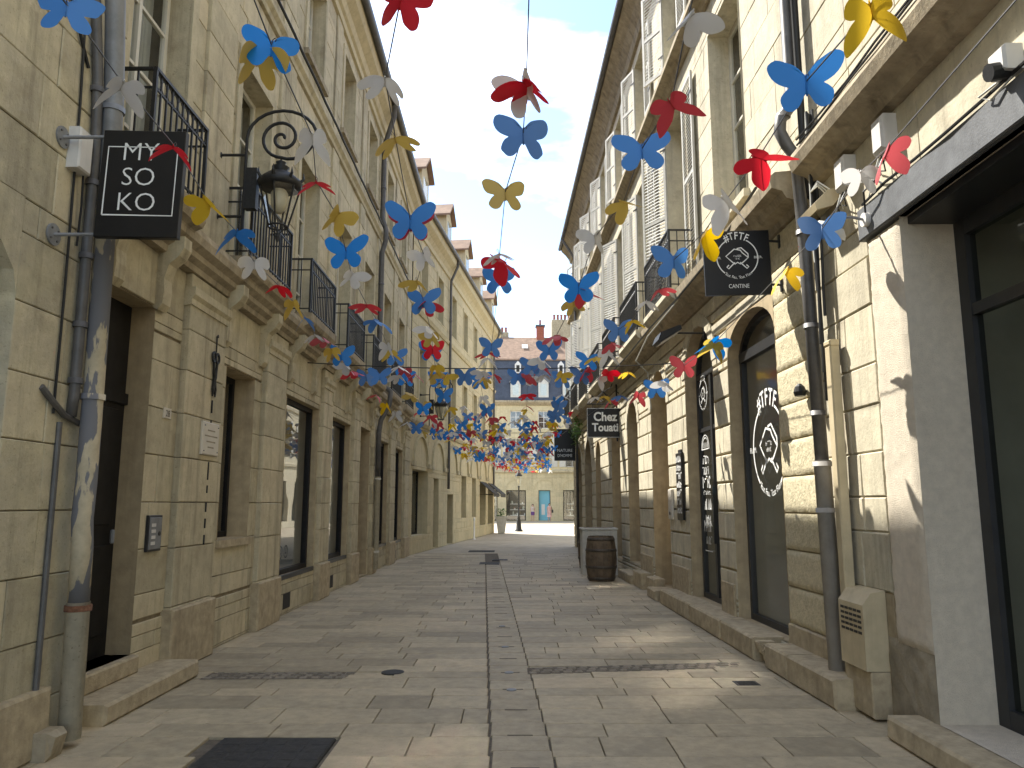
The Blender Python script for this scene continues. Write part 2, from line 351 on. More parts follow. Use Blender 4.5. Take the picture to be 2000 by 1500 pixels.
# ------------------------------------------------------------------ facade helpers
class Op:
    """an opening: s0..s1, z0..z1 to the spring, rise of its arch, depth of its reveal"""
    def __init__(o, s0, s1, z0, z1, rise=0.0, depth=0.22): o.s0, o.s1, o.z0, o.z1, o.rise, o.depth = s0, s1, z0, z1, rise, depth
    @property
    def top(o): return o.z1 + o.rise
    def arch(o, n=14):
        c = (o.s0 + o.s1) / 2; h = (o.s1 - o.s0) / 2
        if o.rise <= 0: return [(o.s0, o.z1), (o.s1, o.z1)]
        return [(c - h * math.cos(math.pi * i / n), o.z1 + o.rise * math.sin(math.pi * i / n)) for i in range(n + 1)]
def wall(fr, s0, s1, z0, z1, ops, m, parent, face=0.0, spand=None):
    """the backing wall with its openings cut out, and the reveals"""
    b = MB(fr)
    S = sorted({s0, s1, *[x for o in ops for x in (o.s0, o.s1)]}); Z = sorted({z0, z1, *[x for o in ops for x in (o.z0, o.top)]})
    S = [x for x in S if s0 <= x <= s1]; Z = [x for x in Z if z0 <= x <= z1]
    for i in range(len(S) - 1):
        for j in range(len(Z) - 1):
            cs, cz = (S[i] + S[i + 1]) / 2, (Z[j] + Z[j + 1]) / 2
            if any(o.s0 < cs < o.s1 and o.z0 < cz < o.top for o in ops): continue
            b.add([(S[i], face, Z[j]), (S[i + 1], face, Z[j]), (S[i + 1], face, Z[j + 1]), (S[i], face, Z[j + 1])], [(0, 1, 2, 3)])
    w = b.build('wall', m, parent)
    for o in ops:
        r = MB(fr); ar = o.arch(); d1 = spand if spand is not None else face
        for a, z in ((o.s0, 0), (o.s1, 0)):
            r.add([(a, d1, o.z0), (a, -o.depth, o.z0), (a, -o.depth, o.z1), (a, d1, o.z1)], [(0, 1, 2, 3)])
        r.add([(o.s0, d1, o.z0), (o.s1, d1, o.z0), (o.s1, -o.depth, o.z0), (o.s0, -o.depth, o.z0)], [(0, 1, 2, 3)])
        for i in range(len(ar) - 1):
            r.add([(ar[i][0], d1, ar[i][1]), (ar[i + 1][0], d1, ar[i + 1][1]), (ar[i + 1][0], -o.depth, ar[i + 1][1]), (ar[i][0], -o.depth, ar[i][1])], [(0, 1, 2, 3)])
            if o.rise > 0: r.add([(ar[i][0], d1, ar[i][1]), (ar[i + 1][0], d1, ar[i + 1][1]), (ar[i + 1][0], d1, o.top + 0.001), (ar[i][0], d1, o.top + 0.001)], [(0, 1, 2, 3)])
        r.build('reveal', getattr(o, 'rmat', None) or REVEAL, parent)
    return w
REVEAL = 'stone_b'
def courses(z0, z1, h): 
    n = max(1, round((z1 - z0) / h)); return [z0 + (z1 - z0) * i / n for i in range(n + 1)]
def ashlar(fr, s0, s1, zs, skip, h_len, d, m, parent, joint=0.007, gz=None, limit=300, c=0.006, depth_j=0.004, rough=0.0, back=-0.004, counter=None, near=0.0):
    """courses of stone blocks round the openings; the nearest are objects of their own, the rest one joined part"""
    out = []
    gz = joint if gz is None else gz
    for k in range(len(zs) - 1):
        cuts = sorted({zs[k], zs[k + 1], *[z for q in skip for z in (q[2], q[3]) if zs[k] + 0.02 < z < zs[k + 1] - 0.02]})
        offs = rnd.uniform(0, h_len)
        for za, zb in zip(cuts, cuts[1:]):
            if zb - za < 0.03: continue
            zm = (za + zb) / 2
            iv = [(s0, s1)]
            for q in skip:
                if q[2] - 0.001 < zm < q[3] + 0.001:
                    nv = []
                    for a, b in iv:
                        if q[1] <= a or q[0] >= b: nv.append((a, b)); continue
                        if q[0] > a: nv.append((a, q[0]))
                        if q[1] < b: nv.append((q[1], b))
                    iv = nv
            for a, b in iv:
                if b - a < 0.04: continue
                xs = [a]; x = a - offs % h_len
                while True:
                    x += h_len * rnd.uniform(0.75, 1.25)
                    if x >= b - 0.14: break
                    if x > a + 0.14: xs.append(x)
                xs.append(b)
                for p, q in zip(xs, xs[1:]): out.append((p + joint / 2, q - joint / 2, za + gz / 2, zb - gz / 2))
    out.sort(key=lambda r: abs((r[0] + r[1]) / 2 - near) + 0.25 * abs((r[2] + r[3]) / 2 - 2.0))
    rest = MB(fr)
    lim = limit if counter is None else max(0, limit - counter[0])
    for i, (p, q, za, zb) in enumerate(out):
        dd = d + rnd.uniform(-depth_j, depth_j); t = min(1, max(0, rnd.gauss(0.5, 0.25)))
        if i < lim:
            b = MB(fr); b.cur = t; b.block(p, q, back, dd, za, zb, c, rough); b.build('stone_block', m, parent)
        else: rest.cur = t; rest.block(p, q, back, dd, za, zb, c, rough)
    if counter is not None: counter[0] += min(len(out), lim)
    if rest.v: rest.build('stone_course', m, parent, kind='stuff')
def sk(o, pad=0.0): return (o.s0 - pad, o.s1 + pad, o.z0 - pad, o.top + pad)

def room(fr, o, depth, m, parent, grow=0.3):
    b = MB(fr); a0, a1, z0, z1, d0, d1 = o.s0 - grow, o.s1 + grow, max(0.02, o.z0 - grow), o.top + grow, -o.depth - 0.09, -o.depth - depth
    v = [(a0, d0, z0), (a1, d0, z0), (a1, d0, z1), (a0, d0, z1), (a0, d1, z0), (a1, d1, z0), (a1, d1, z1), (a0, d1, z1)]
    b.add(v, [(4, 5, 6, 7), (0, 1, 5, 4), (3, 2, 6, 7), (0, 3, 7, 4), (1, 2, 6, 5)])
    # ring closing the room to the reveal
    w = [(o.s0, d0, o.z0), (o.s1, d0, o.z0), (o.s1, d0, o.top), (o.s0, d0, o.top)]
    b.add(v[:4] + w, [(0, 1, 5, 4), (1, 2, 6, 5), (2, 3, 7, 6), (3, 0, 4, 7)])
    return b.build('interior', m, parent)
def window(fr, o, parent, m='cream', glass='glass_up', fw=0.055, cols=2, rows=3, th=0.05, room_m='room_dark', room_d=1.2, transom=None, mid=0.05, curtain=False):
    """part 'window': the fixed frame and glazing bars; its panes are sub-parts"""
    d1 = -o.depth + 0.0; d0 = d1 - th; b = MB(fr)
    top = o.top
    b.box(o.s0, o.s0 + fw, d0, d1, o.z0, o.z1); b.box(o.s1 - fw, o.s1, d0, d1, o.z0, o.z1); b.box(o.s0 + fw, o.s1 - fw, d0, d1 - .002, o.z0, o.z0 + fw)
    if o.rise > 0:
        ar = o.arch(); n = len(ar)
        c = (o.s0 + o.s1) / 2; inn = [(c + (a - c) * (1 - 2 * fw / (o.s1 - o.s0)), o.z1 + (z - o.z1) * (1 - fw / o.rise)) for a, z in ar]
        for i in range(n - 1):
            b.add([(ar[i][0], d1, ar[i][1]), (ar[i + 1][0], d1, ar[i + 1][1]), (inn[i + 1][0], d1, inn[i + 1][1]), (inn[i][0], d1, inn[i][1]),
                   (inn[i + 1][0], d0, inn[i + 1][1]), (inn[i][0], d0, inn[i][1])], [(0, 1, 2, 3), (3, 2, 4, 5)])
        b.box(o.s0 + fw, o.s1 - fw, d0, d1 - .002, o.z1 - fw / 2, o.z1 + fw / 2)
    else: b.box(o.s0 + fw, o.s1 - fw, d0, d1 - .002, o.z1 - fw, o.z1)
    A = [o.s0 + fw + (o.s1 - o.s0 - 2 * fw) * i / cols for i in range(cols + 1)]
    zt = o.z1 - (fw if o.rise <= 0 else fw / 2)
    if transom: Zs = [o.z0 + fw] + [t for t in transom] + [zt]
    else: Zs = [o.z0 + fw + (zt - o.z0 - fw) * i / rows for i in range(rows + 1)]
    for a in A[1:-1]: b.box(a - mid / 2, a + mid / 2, d0, d1 + .004, o.z0 + fw, zt)
    for z in Zs[1:-1]: b.box(o.s0 + fw, o.s1 - fw, d0 + .008, d1 - .006, z - mid / 3, z + mid / 3)
    w = b.build('window', m, parent)
    dg = (d0 + d1) / 2
    for i in range(cols):
        for j in range(len(Zs) - 1):
            MB(fr).add([(A[i], dg, Zs[j]), (A[i + 1], dg, Zs[j]), (A[i + 1], dg, Zs[j + 1]), (A[i], dg, Zs[j + 1])], [(0, 1, 2, 3)]).build('pane', glass, w)
    if o.rise > 0:
        ar = [p for p in inn]; MB(fr).add([(a, dg, max(z, o.z1 + fw / 2)) for a, z in ar], [tuple(range(len(ar)))]).build('pane', glass, w)
    if room_m: room(fr, o, room_d, room_m, w)
    if curtain:
        c = MB(fr); n = 22; wd = o.s1 - o.s0
        for s0, s1 in ((o.s0 + 0.02, o.s0 + wd * 0.36), (o.s1 - wd * 0.36, o.s1 - 0.02)):
            P = [(s0 + (s1 - s0) * i / n, d0 - 0.14 + 0.025 * math.sin(i * 1.5)) for i in range(n + 1)]
            for i in range(n): c.add([(P[i][0], P[i][1], o.z0 + .05), (P[i + 1][0], P[i + 1][1], o.z0 + .05), (P[i + 1][0], P[i + 1][1], o.top - .03), (P[i][0], P[i][1], o.top - .03)], [(0, 1, 2, 3)])
        c.build('curtain', 'curtain', w)
    return w
def railing(fr, s0, s1, z0, z1, d_out, d_in, parent, bars=0.105, orn=True, name='railing'):
    b = MB(fr); r = 0.011
    b.box(s0 - .012, s1 + .012, d_out - .018, d_out + .018, z1 - .014, z1 + .014)
    for z in (z0 + 0.06, z1 - 0.17): b.box(s0, s1, d_out - .009, d_out + .009, z - .009, z + .009)
    n = max(3, round((s1 - s0) / bars))
    for i in range(n + 1):
        s = s0 + (s1 - s0) * i / n; w = .016 if i in (0, n) else .008
        b.box(s - w, s + w, d_out - w, d_out + w, z0, z1 - .014)
    if orn:
        for i in range(n):
            s = s0 + (s1 - s0) * (i + .5) / n; cr = min(.045, (s1 - s0) / n * .44)
            P = [(s + cr * math.cos(k * math.pi / 5), d_out, z1 - .092 + cr * 1.4 * math.sin(k * math.pi / 5)) for k in range(11)]
            b.tube(P, .006, 4)
    for s in (s0, s1):
        b.box(s - .014, s + .014, d_in, d_out - .019, z1 - .012, z1 + .012)
        for z in (z0 + 0.06, z1 - 0.17): b.box(s - .009, s + .009, d_in, d_out - .012, z - .008, z + .008)
        for k in range(1, max(2, int((d_out - d_in) / bars))):
            dd = d_in + (d_out - d_in) * k / max(2, int((d_out - d_in) / bars)); b.box(s - .007, s + .007, dd - .007, dd + .007, z0, z1 - .012)
    return b.build(name, 'iron', parent)
def downpipe(fr, pts, r, m, parent, rings=(), name='downpipe', rm=None):
    o = MB(fr).tube(pts, r, 14).build(name, m, parent, True)
    for z in rings:
        best = None
        for a, c in zip(pts, pts[1:]):
            if min(a[2], c[2]) <= z <= max(a[2], c[2]):
                t = (z - a[2]) / (c[2] - a[2] or 1); best = tuple(a[i] + (c[i] - a[i]) * t for i in range(3))
        if best: MB(fr).tube([(best[0], best[1], z - .02), (best[0], best[1], z + .02)], r + .012, 14).build('pipe_collar', rm or m, o, True)
    return o
def door_panel(fr, o, parent, m='door', transom=None, leaves=1, name='door'):
    d1 = -o.depth; b = MB(fr); b.box(o.s0, o.s1, d1 - .06, d1, o.z0, o.top if o.rise <= 0 else o.z1)
    w = b.build(name, m, parent)
    W_ = (o.s1 - o.s0) / leaves; zt = (transom or o.z1) - .1
    for k in range(leaves):
        a0, a1 = o.s0 + k * W_ + .12, o.s0 + (k + 1) * W_ - .12
        for z0, z1 in ((o.z0 + .18, o.z0 + .95), (o.z0 + 1.12, zt)):
            MB(fr).block(a0, a1, d1 - .01, d1 + .018, z0, z1, .012).build('door_panel', m, w)
    if transom: MB(fr).box(o.s0, o.s1, d1 - .01, d1 + .03, transom - .05, transom + .05).build('transom_bar', m, w)
    MB(fr).lathe((o.s1 - .13, d1 + .05, o.z0 + 1.02), [(.012, -.06), (.02, -.05), (.02, .05), (.012, .06)], 8).build('handle', 'zinc', w)
    return w

# ================================================================== GROUND
g = MB().add([(-150, -40, -.03), (150, -40, -.03), (150, 260, -.03), (-150, 260, -.03)], [(0, 1, 2, 3)]).build('ground', 'joint'); struct(g)
pz = MB().add([(-40, 26.0, -.012), (40, 26.0, -.012), (40, 120, -.012), (-40, 120, -.012)], [(0, 1, 2, 3)]).build('plaza', 'paving_far'); struct(pz)
pav = struct(MB().add([(-3.6, -3, -.022), (3.4, -3, -.022), (3.4, 26, -.022), (-3.6, 26, -.022)], [(0, 1, 2, 3)]).build('pavement', 'joint'))
def drain_x(y): return -0.13 - 0.036 * (y - 5.0)          # left edge of the drain strip
DW = 0.40
HOLES = [(-2.02, -1.20, 4.62, 5.66)]                        # the dark inspection plate
slabs = []
y = 3.0
prev = None
while y < 25.9:
    h = rnd.choice([.26, .30, .33, .36, .42]); y1 = min(26, y + h)
    if prev is None: prev = 1
    for side in (-1, 1):
        xd = drain_x((y + y1) / 2)
        a, b = (-3.58, xd - .006) if side < 0 else (xd + DW + .006, 3.0)
        x = a - rnd.uniform(0, .4)
        xs = [a]
        while True:
            x += rnd.uniform(.42, .98)
            if x > b - .18: break
            if x > a + .18: xs.append(x)
        xs.append(b)
        for p, q in zip(xs, xs[1:]): slabs.append((p, q, y, y1))
    y = y1
COB = (7.42, 7.92)
for i in range(len(slabs)):
    pass
def cob_y(x): return (7.62 + 0.14 * (x + 1.3)) if x > 0 else 7.62 + 0.02 * (x + 2)   # the cobbled strip crossing the street
cnt = 0; rest = MB()
for (p, q, y0, y1) in slabs:
    xm = (p + q) / 2
    for (hx0, hx1, hy0, hy1) in HOLES:
        if p < hx1 and q > hx0 and y0 < hy1 and y1 > hy0:
            if p < hx0 - .12: q = hx0 - .01
            elif q > hx1 + .12: p = hx1 + .01
            else: p = q
    if q - p < .05: continue
    yc = cob_y(xm) 
    inband = ((-2.95 < xm < -1.55) or (0.1 < xm < 2.35)) and y0 < yc + .13 and y1 > yc - .13
    t = min(1, max(0, rnd.gauss(.5, .26))); zt = -.007 if inband else rnd.uniform(-.0015, .0015)
    m_ = MB() if (cnt < 290 and y0 > 4.2) else rest
    m_.cur = t; m_.slab(p + .004, q - .004, y0 + .004, y1 - .004, -.025, zt, .004)
    if m_ is not rest: m_.build('paving_slab', 'paving', pav); cnt += 1
rest.build('paving_slab_field', 'paving', pav, kind='stuff')
# drain strip: a row of slabs with slots, laid a little low
dr = struct(MB().add([(drain_x(3), 3, -.02), (drain_x(3) + DW, 3, -.02), (drain_x(22) + DW, 22, -.02), (drain_x(22), 22, -.02)], [(0, 1, 2, 3)]).build('drain_strip', 'joint'))
y = 3.0; k = 0
while y < 21.8:
    h = .34; x0 = drain_x(y)
    b = MB(); b.cur = rnd.uniform(.25, .6); b.slab(x0 + .006, x0 + DW - .006, y + .003, y + h - .003, -.021, -.006, .004); b.build('drain_slab', 'paving', dr)
    MB().box(x0 + .11, x0 + DW - .11, y + h - .014, y + h + .010, -.006, -.0035).build('drain_slot', 'joint', dr) if k % 2 else None
    y += h; k += 1
# cobbled strips
for (xa, xb) in ((-2.9, -1.6), (0.15, 2.3)):
    cb = struct(MB().add([(xa, cob_y(xa) - .14, -.0045), (xb, cob_y(xb) - .14, -.0045), (xb, cob_y(xb) + .14, -.0045), (xa, cob_y(xa) + .14, -.0045)], [(0, 1, 2, 3)]).build('cobbled_strip', 'joint'))
    x = xa
    while x < xb - .06:
        for r in range(3):
            w = rnd.uniform(.085, .11); yy = cob_y(x) - .135 + r * .092
            b = MB(); b.cur = rnd.random(); b.slab(x + .006 + r * .03, x + w + r * .03, yy + .004, yy + .086, -.005, rnd.uniform(.001, .005), .014); b.build('cobble', 'cobble', cb)
        x += .112
# inspection plate and covers
pl = thing('inspection_plate', 'large dark square metal plate set in the paving beside the step', 'manhole cover', (-1.61, 5.14, 0))
MB().slab(-2.0, -1.22, 4.64, 5.64, -.02, .002, .01).build('plate', 'cast', pl)
for i in range(5):
    for j in range(6): MB().slab(-1.95 + i * .15, -1.83 + i * .15, 4.7 + j * .155, 4.83 + j * .155, .0005, .005, .004).build('raised_pad', 'cast', pl)
def cover(x, y, w, d, lab, rnd_=False):
    o = thing('drain_cover', lab, 'drain cover', (x, y, 0), None)
    if rnd_: MB().lathe((x, y, 0), [(w / 2, -.01), (w / 2, .004), (w / 2 - .02, .006), (.01, .006)], 20).build('lid', 'cast', o)
    else:
        MB().slab(x - w / 2, x + w / 2, y - d / 2, y + d / 2, -.02, .0045, .006).build('lid', 'cast', o)
        for i in range(4): MB().box(x - w / 2 + .03, x + w / 2 - .03, y - d / 2 + d * (i + .5) / 4 - .008, y - d / 2 + d * (i + .5) / 4 + .008, .004, .007).build('rib', 'iron', o)
cover(2.12, 7.28, .22, .18, 'small square iron cover near the broken plinth')
cover(-1.15, 7.75, .22, .2, 'round iron cover beside the cobbled strip on the balcony side', True)
cover(-.62, 21.6, .55, .8, 'rectangular iron cover at the far end of the central drain')
cover(-.35, 22.9, .45, .5, 'square iron cover just beyond the drain end')
cover(-1.05, 27.2, .9, .8, 'wide iron cover in the far paving before the plaza')
for yy, q in ((7.05, 0), (7.75, 1), (9.1, 2), (10.6, 3)):
    o = MB().lathe((drain_x(yy) + .2, yy, 0), [(.045, -.012), (.045, .001), (.03, .005), (.005, .006)], 14).build('ground_light', 'zinc')
    tag(o, 'small round steel stud set in the central drain strip', 'ground stud', 'studs in the drain strip')

# ================================================================== LEFT: near building with the hanging square sign
FA = Fr((-3.1, 0), (0, 1), (1, 0))
A_ = thing('stone_building', 'pale ashlar house carrying the square hanging sign on two steel rods', 'building', (-3.4, 3.0, 0))
REVEAL = 'stone_a'
arch_o = Op(1.2, 4.62, 0.02, 2.9, 0.62, .45)
wall(FA, -3.0, 5.66, 0, 12.2, [arch_o], 'mortar', A_, 0.0, .02)
cA = [0]
ashlar(FA, -3.0, 5.66, [0, .34, .72, 1.14, 1.56, 2.0, 2.42, 2.86, 3.3, 3.52, 3.96, 4.4, 4.84, 5.28, 5.7, 6.14, 6.58, 7.0, 7.44, 7.9, 8.3, 8.8, 9.3, 9.8, 10.3, 10.8, 11.3, 11.8, 12.2], [sk(arch_o)], .85, .02, 'stone_a', A_, limit=290, counter=cA, near=4.8)
MB(FA).box(1.22, 4.6, -.50, -.44, .02, 3.5).build('garage_door', 'stone_dirty', A_)
MB(FA).box(-3.0, 5.66, -9, -.3, 12.1, 12.2).build('attic_floor', 'room_dark', A_)
MB(FA).box(-3.05, -2.95, -9, -.004, 0, 12.1).build('end_wall', 'stone_a', A_)
MB(FA).box(5.60, 5.655, -9, -.26, 0, 12.09).build('party_wall', 'stone_a', A_)
MB(FA).prism([(-.1, 11.9), (.12, 11.95), (.28, 12.1), (.28, 12.22), (-.1, 12.22)], -3.0, 5.66).build('cornice', 'stone_dirty', A_)
rf = MB(FA).prism([(.3, 12.23), (.3, 12.3), (-4.2, 16.2), (-8.9, 12.3), (-8.9, 12.23)], -3.0, 5.66).build('roof', 'tile', A_)
# boulder guard and thin conduits on this house
b = MB(FA); b.block(5.12, 5.30, .0, .20, 0, .17, .03, .02); b.build('guard_stone', 'stone_dirty', A_)
b = MB(FA); b.block(4.66, 5.3, .0, .085, 0.0, .42, .02, .012); b.build('plinth_stone', 'stone_plinth', A_)
MB(FA).tube([(5.05, .035, 5.0), (5.08, .035, 4.4), (5.10, .035, 3.0), (5.10, .035, 2.2)], .009, 6).build('conduit', 'cable', A_)
MB(FA).tube([(5.18, .035, 2.15), (5.18, .04, .42)], .02, 8).build('conduit', 'zinc_dark', A_)
MB(FA).tube([(4.95, .03, 2.36), (5.05, .05, 2.28), (5.2, .05, 2.2), (5.4, .05, 2.16)], .022, 8).build('conduit', 'zinc_dark', A_)
MB(FA).tube([(4.5, .035, 5.6), (4.85, .035, 5.1), (5.14, .035, 4.72)], .012, 6).build('cable_run', 'cable', A_)
bx_ = thing('junction_box', 'pale junction box behind the square hanging sign rods', 'junction box', FA.P(5.1, 0.1, 4.05))
MB(FA).block(5.0, 5.16, .02, .11, 3.9, 4.2, .012).build('cover', 'plastic', bx_)
MB(FA).tube([(5.15, .06, 3.9), (5.18, .05, 3.7), (5.2, .03, 3.4)], .008, 6).build('lead', 'cable', bx_)
# big downpipe in the corner
FB = Fr((-3.36, 0), (0, 1), (1, 0))
DP = thing('downpipe', 'fat rain pipe with flaking cream paint at the edge of the sign house', 'downpipe', (-2.97, 5.43, 0))
downpipe(FA, [(4.85, .26, 7.4), (4.95, .24, 6.4), (5.12, .18, 5.5), (5.27, .135, 5.0), (5.33, .13, 4.6), (5.37, .13, 3.5)], .070, 'zinc', DP, (4.5,), 'upper_pipe')
downpipe(FA, [(5.37, .13, 3.55), (5.39, .13, 2.4), (5.40, .13, 1.75), (5.37, .14, 1.5), (5.40, .14, 1.3), (5.43, .13, .92)], .070, 'flaking', DP, (2.35,), 'middle_pipe')
downpipe(FA, [(5.43, .13, .94), (5.45, .13, .05)], .075, 'pipe_paint', DP, (.90,), 'lower_pipe', 'rust')
dp2 = thing('dark_downpipe', 'thin dark rain pipe close beside the flaking pipe', 'downpipe', (-3.04, 5.28, 2.2))
downpipe(FA, [(4.95, .06, 5.6), (5.12, .06, 5.2), (5.22, .06, 4.7), (5.27, .06, 4.2), (5.28, .06, 2.35), (5.28, .05, 2.2)], .036, 'zinc_dark', dp2, (4.6, 3.9, 3.35, 2.85, 2.45), 'pipe')

# ================================================================== LEFT: house with shops and iron balconies
B_ = thing('balcony_building', 'long ashlar house with shop windows below and iron balconies above', 'building', (-3.6, 15, 0))
REVEAL = 'stone_b'
BAY = [6.72 + 2.65 * i for i in range(7)]
B0, B1 = 5.66, 24.75
door_o = Op(6.0, 7.0, .30, 3.42, 0, .20)
w1 = Op(8.86, 9.86, 1.2, 3.2, 0, .24)
sh = [Op(11.3, 13.2, .56, 3.22, 0, .09), Op(14.1, 15.8, .58, 3.2, 0, .09), Op(18.95, 20.7, .58, 3.2, 0, .09), Op(21.9, 23.45, .55, 3.2, 0, .09)]
d2 = Op(16.75, 18.0, .03, 3.3, 0, .45)
f1 = [Op(c - .58, c + .58, 4.36, 7.05, 0, .20) for c in BAY]
f2 = [Op(c - .52, c + .52, 8.85, 10.5, 0, .20) for c in BAY]
opsB = [door_o, w1, *sh, d2, *f1, *f2]
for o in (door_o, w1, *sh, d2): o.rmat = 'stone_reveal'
wall(FB, B0, B1, 0, 11.6, opsB, 'mortar', B_, 0.0, .02)
PIL = [(7.62, 8.62), (10.15, 11.05), (13.3, 13.98), (15.92, 16.6), (18.2, 18.72), (20.85, 21.7), (23.65, 24.7)]
skp = [sk(o) for o in opsB] + [(a, b, 0, 3.95) for a, b in PIL] + [(a + .1, b - .1, 4.38, 10.85) for a, b in PIL] + [(B0, B1, 3.95, 4.34), (B0, B1, 8.15, 8.42)]
cB = [0]
for a, b in PIL:      # ground floor pilasters, then the flat strips above them
    ashlar(FB, a, b, [0, .62, 1.18, 1.62, 2.06, 2.5, 2.94, 3.36, 3.95], [], 1.6, .085, 'stone_b', B_, limit=299, counter=cB, near=8, c=.008)
    ashlar(FB, a + .1, b - .1, courses(4.38, 8.14, .47) , [], 1.6, .055, 'stone_b', B_, limit=299, counter=cB, near=8, back=-.004)
    MB(FB).block(a - .04, b + .04, .0, .125, 0.0, .60, .015, .006).build('pilaster_base', 'stone_plinth', B_)
    MB(FB).prism([(0, 3.6), (.10, 3.62), (.10, 3.68), (.13, 3.72), (.13, 3.80), (0, 3.80)], a - .02, b + .02).build('pilaster_capital', 'stone_b', B_)
ashlar(FB, B0, B1, [0, .44, .8, 1.2, 1.62, 2.06, 2.5, 2.94, 3.44, 3.95], skp, .72, .018, 'stone_b', B_, limit=299, counter=cB, near=7)
ashlar(FB, B0, B1, courses(4.34, 8.15, .47), skp, .8, .018, 'stone_b', B_, limit=299, counter=cB, near=7)
ashlar(FB, B0, B1, courses(8.42, 10.85, .47), skp, .8, .018, 'stone_b', B_, limit=299, counter=cB, near=7)
for a, b in PIL: ashlar(FB, a + .1, b - .1, courses(8.42, 10.85, .47), [], 1.6, .05, 'stone_b', B_, limit=299, counter=cB)
for o in f1 + f2:    # flat moulded frames round the upper windows
    z1 = o.z1; m_ = MB(FB)
    m_.box(o.s0 - .14, o.s0, .016, .045, o.z0, z1 + .14); m_.box(o.s1, o.s1 + .14, .016, .045, o.z0, z1 + .14); m_.box(o.s0, o.s1, .016, .046, z1, z1 + .14)
    m_.build('window_surround', 'stone_b', B_)
for o in f2: MB(FB).box(o.s0 - .16, o.s1 + .16, .0, .10, o.z0 - .1, o.z0 - .001).build('sill', 'stone_dirty', B_)
# string courses and main cornice
MB(FB).prism([(0, 3.952), (.10, 3.96), (.11, 4.02), (.17, 4.06), (.17, 4.12), (.24, 4.17), (.25, 4.25), (.22, 4.335), (0, 4.36)], B0, B1).build('string_course', 'stone_dirty', B_)
MB(FB).prism([(0, 8.16), (.06, 8.17), (.07, 8.24), (.12, 8.30), (.12, 8.36), (0, 8.42)], B0, B1).build('string_course', 'stone_b', B_)
MB(FB).tube([(B0 + (B1 - B0) * i / 40, .14, 8.47 + .012 * math.sin(i * 2.1)) for i in range(41)], .022, 6).build('cable_run', 'cable', B_)
MB(FB).prism([(0, 10.85), (.07, 10.86), (.07, 11.02), (.12, 11.06), (.16, 11.2), (.30, 11.33), (.34, 11.45), (.34, 11.58), (0, 11.6)], B0, B1).build('cornice', 'stone_c', B_)
MB(FB).tube([(B0, .42, 11.60), (B1, .42, 11.60)], .085, 12).build('gutter', 'zinc_dark', B_, True)
MB(FB).prism([(.40, 11.60), (.38, 11.72), (-4.4, 16.4), (-9, 11.7), (-9, 11.6)], B0, B1).build('roof', 'tile', B_)
MB(FB).box(B0 + .01, B1 - .01, -8.99, -8.9, 0, 11.6).build('rear_wall', 'stone_b', B_)
MB(FB).box(B0 + .01, B1 - .01, -8.9, -.45, 11.45, 11.55).build('attic_floor', 'room_dark', B_)
for s in (B0 + .02, B1 - .06): MB(FB).box(s, s + .04, -8.9, -.7, 0, 11.44).build('party_wall', 'stone_b', B_)
# balconies
for i, c in enumerate(BAY):
    hw = .58 if i == 0 else .82
    c = c - .1 if i == 0 else c
    sl = MB(FB).prism([(.02, 4.10), (.20, 4.16), (.26, 4.24), (.33, 4.27), (.36, 4.33), (.36, 4.44), (.02, 4.45)], c - hw, c + hw).build('balcony', 'stone_dirty', B_)
    railing(FB, c - hw + .03, c + hw - .03, 4.45, 5.28, .32, .02, sl)
    for s in (c - hw + .14, c + hw - .14):
        pr = [(.0, 3.42), (.05, 3.40), (.09, 3.46), (.10, 3.58), (.09, 3.70), (.13, 3.84), (.22, 3.92), (.26, 4.0), (.26, 4.11), (0, 4.11)]
        MB(FB).prism(pr, s - .085, s + .085).build('console', 'stone_b', B_)
for o in f1: window(FB, o, B_, 'cream', 'glass_up', .06, 2, 4, curtain=True)
for o in f2: window(FB, o, B_, 'cream', 'glass_up', .05, 2, 3, curtain=True)
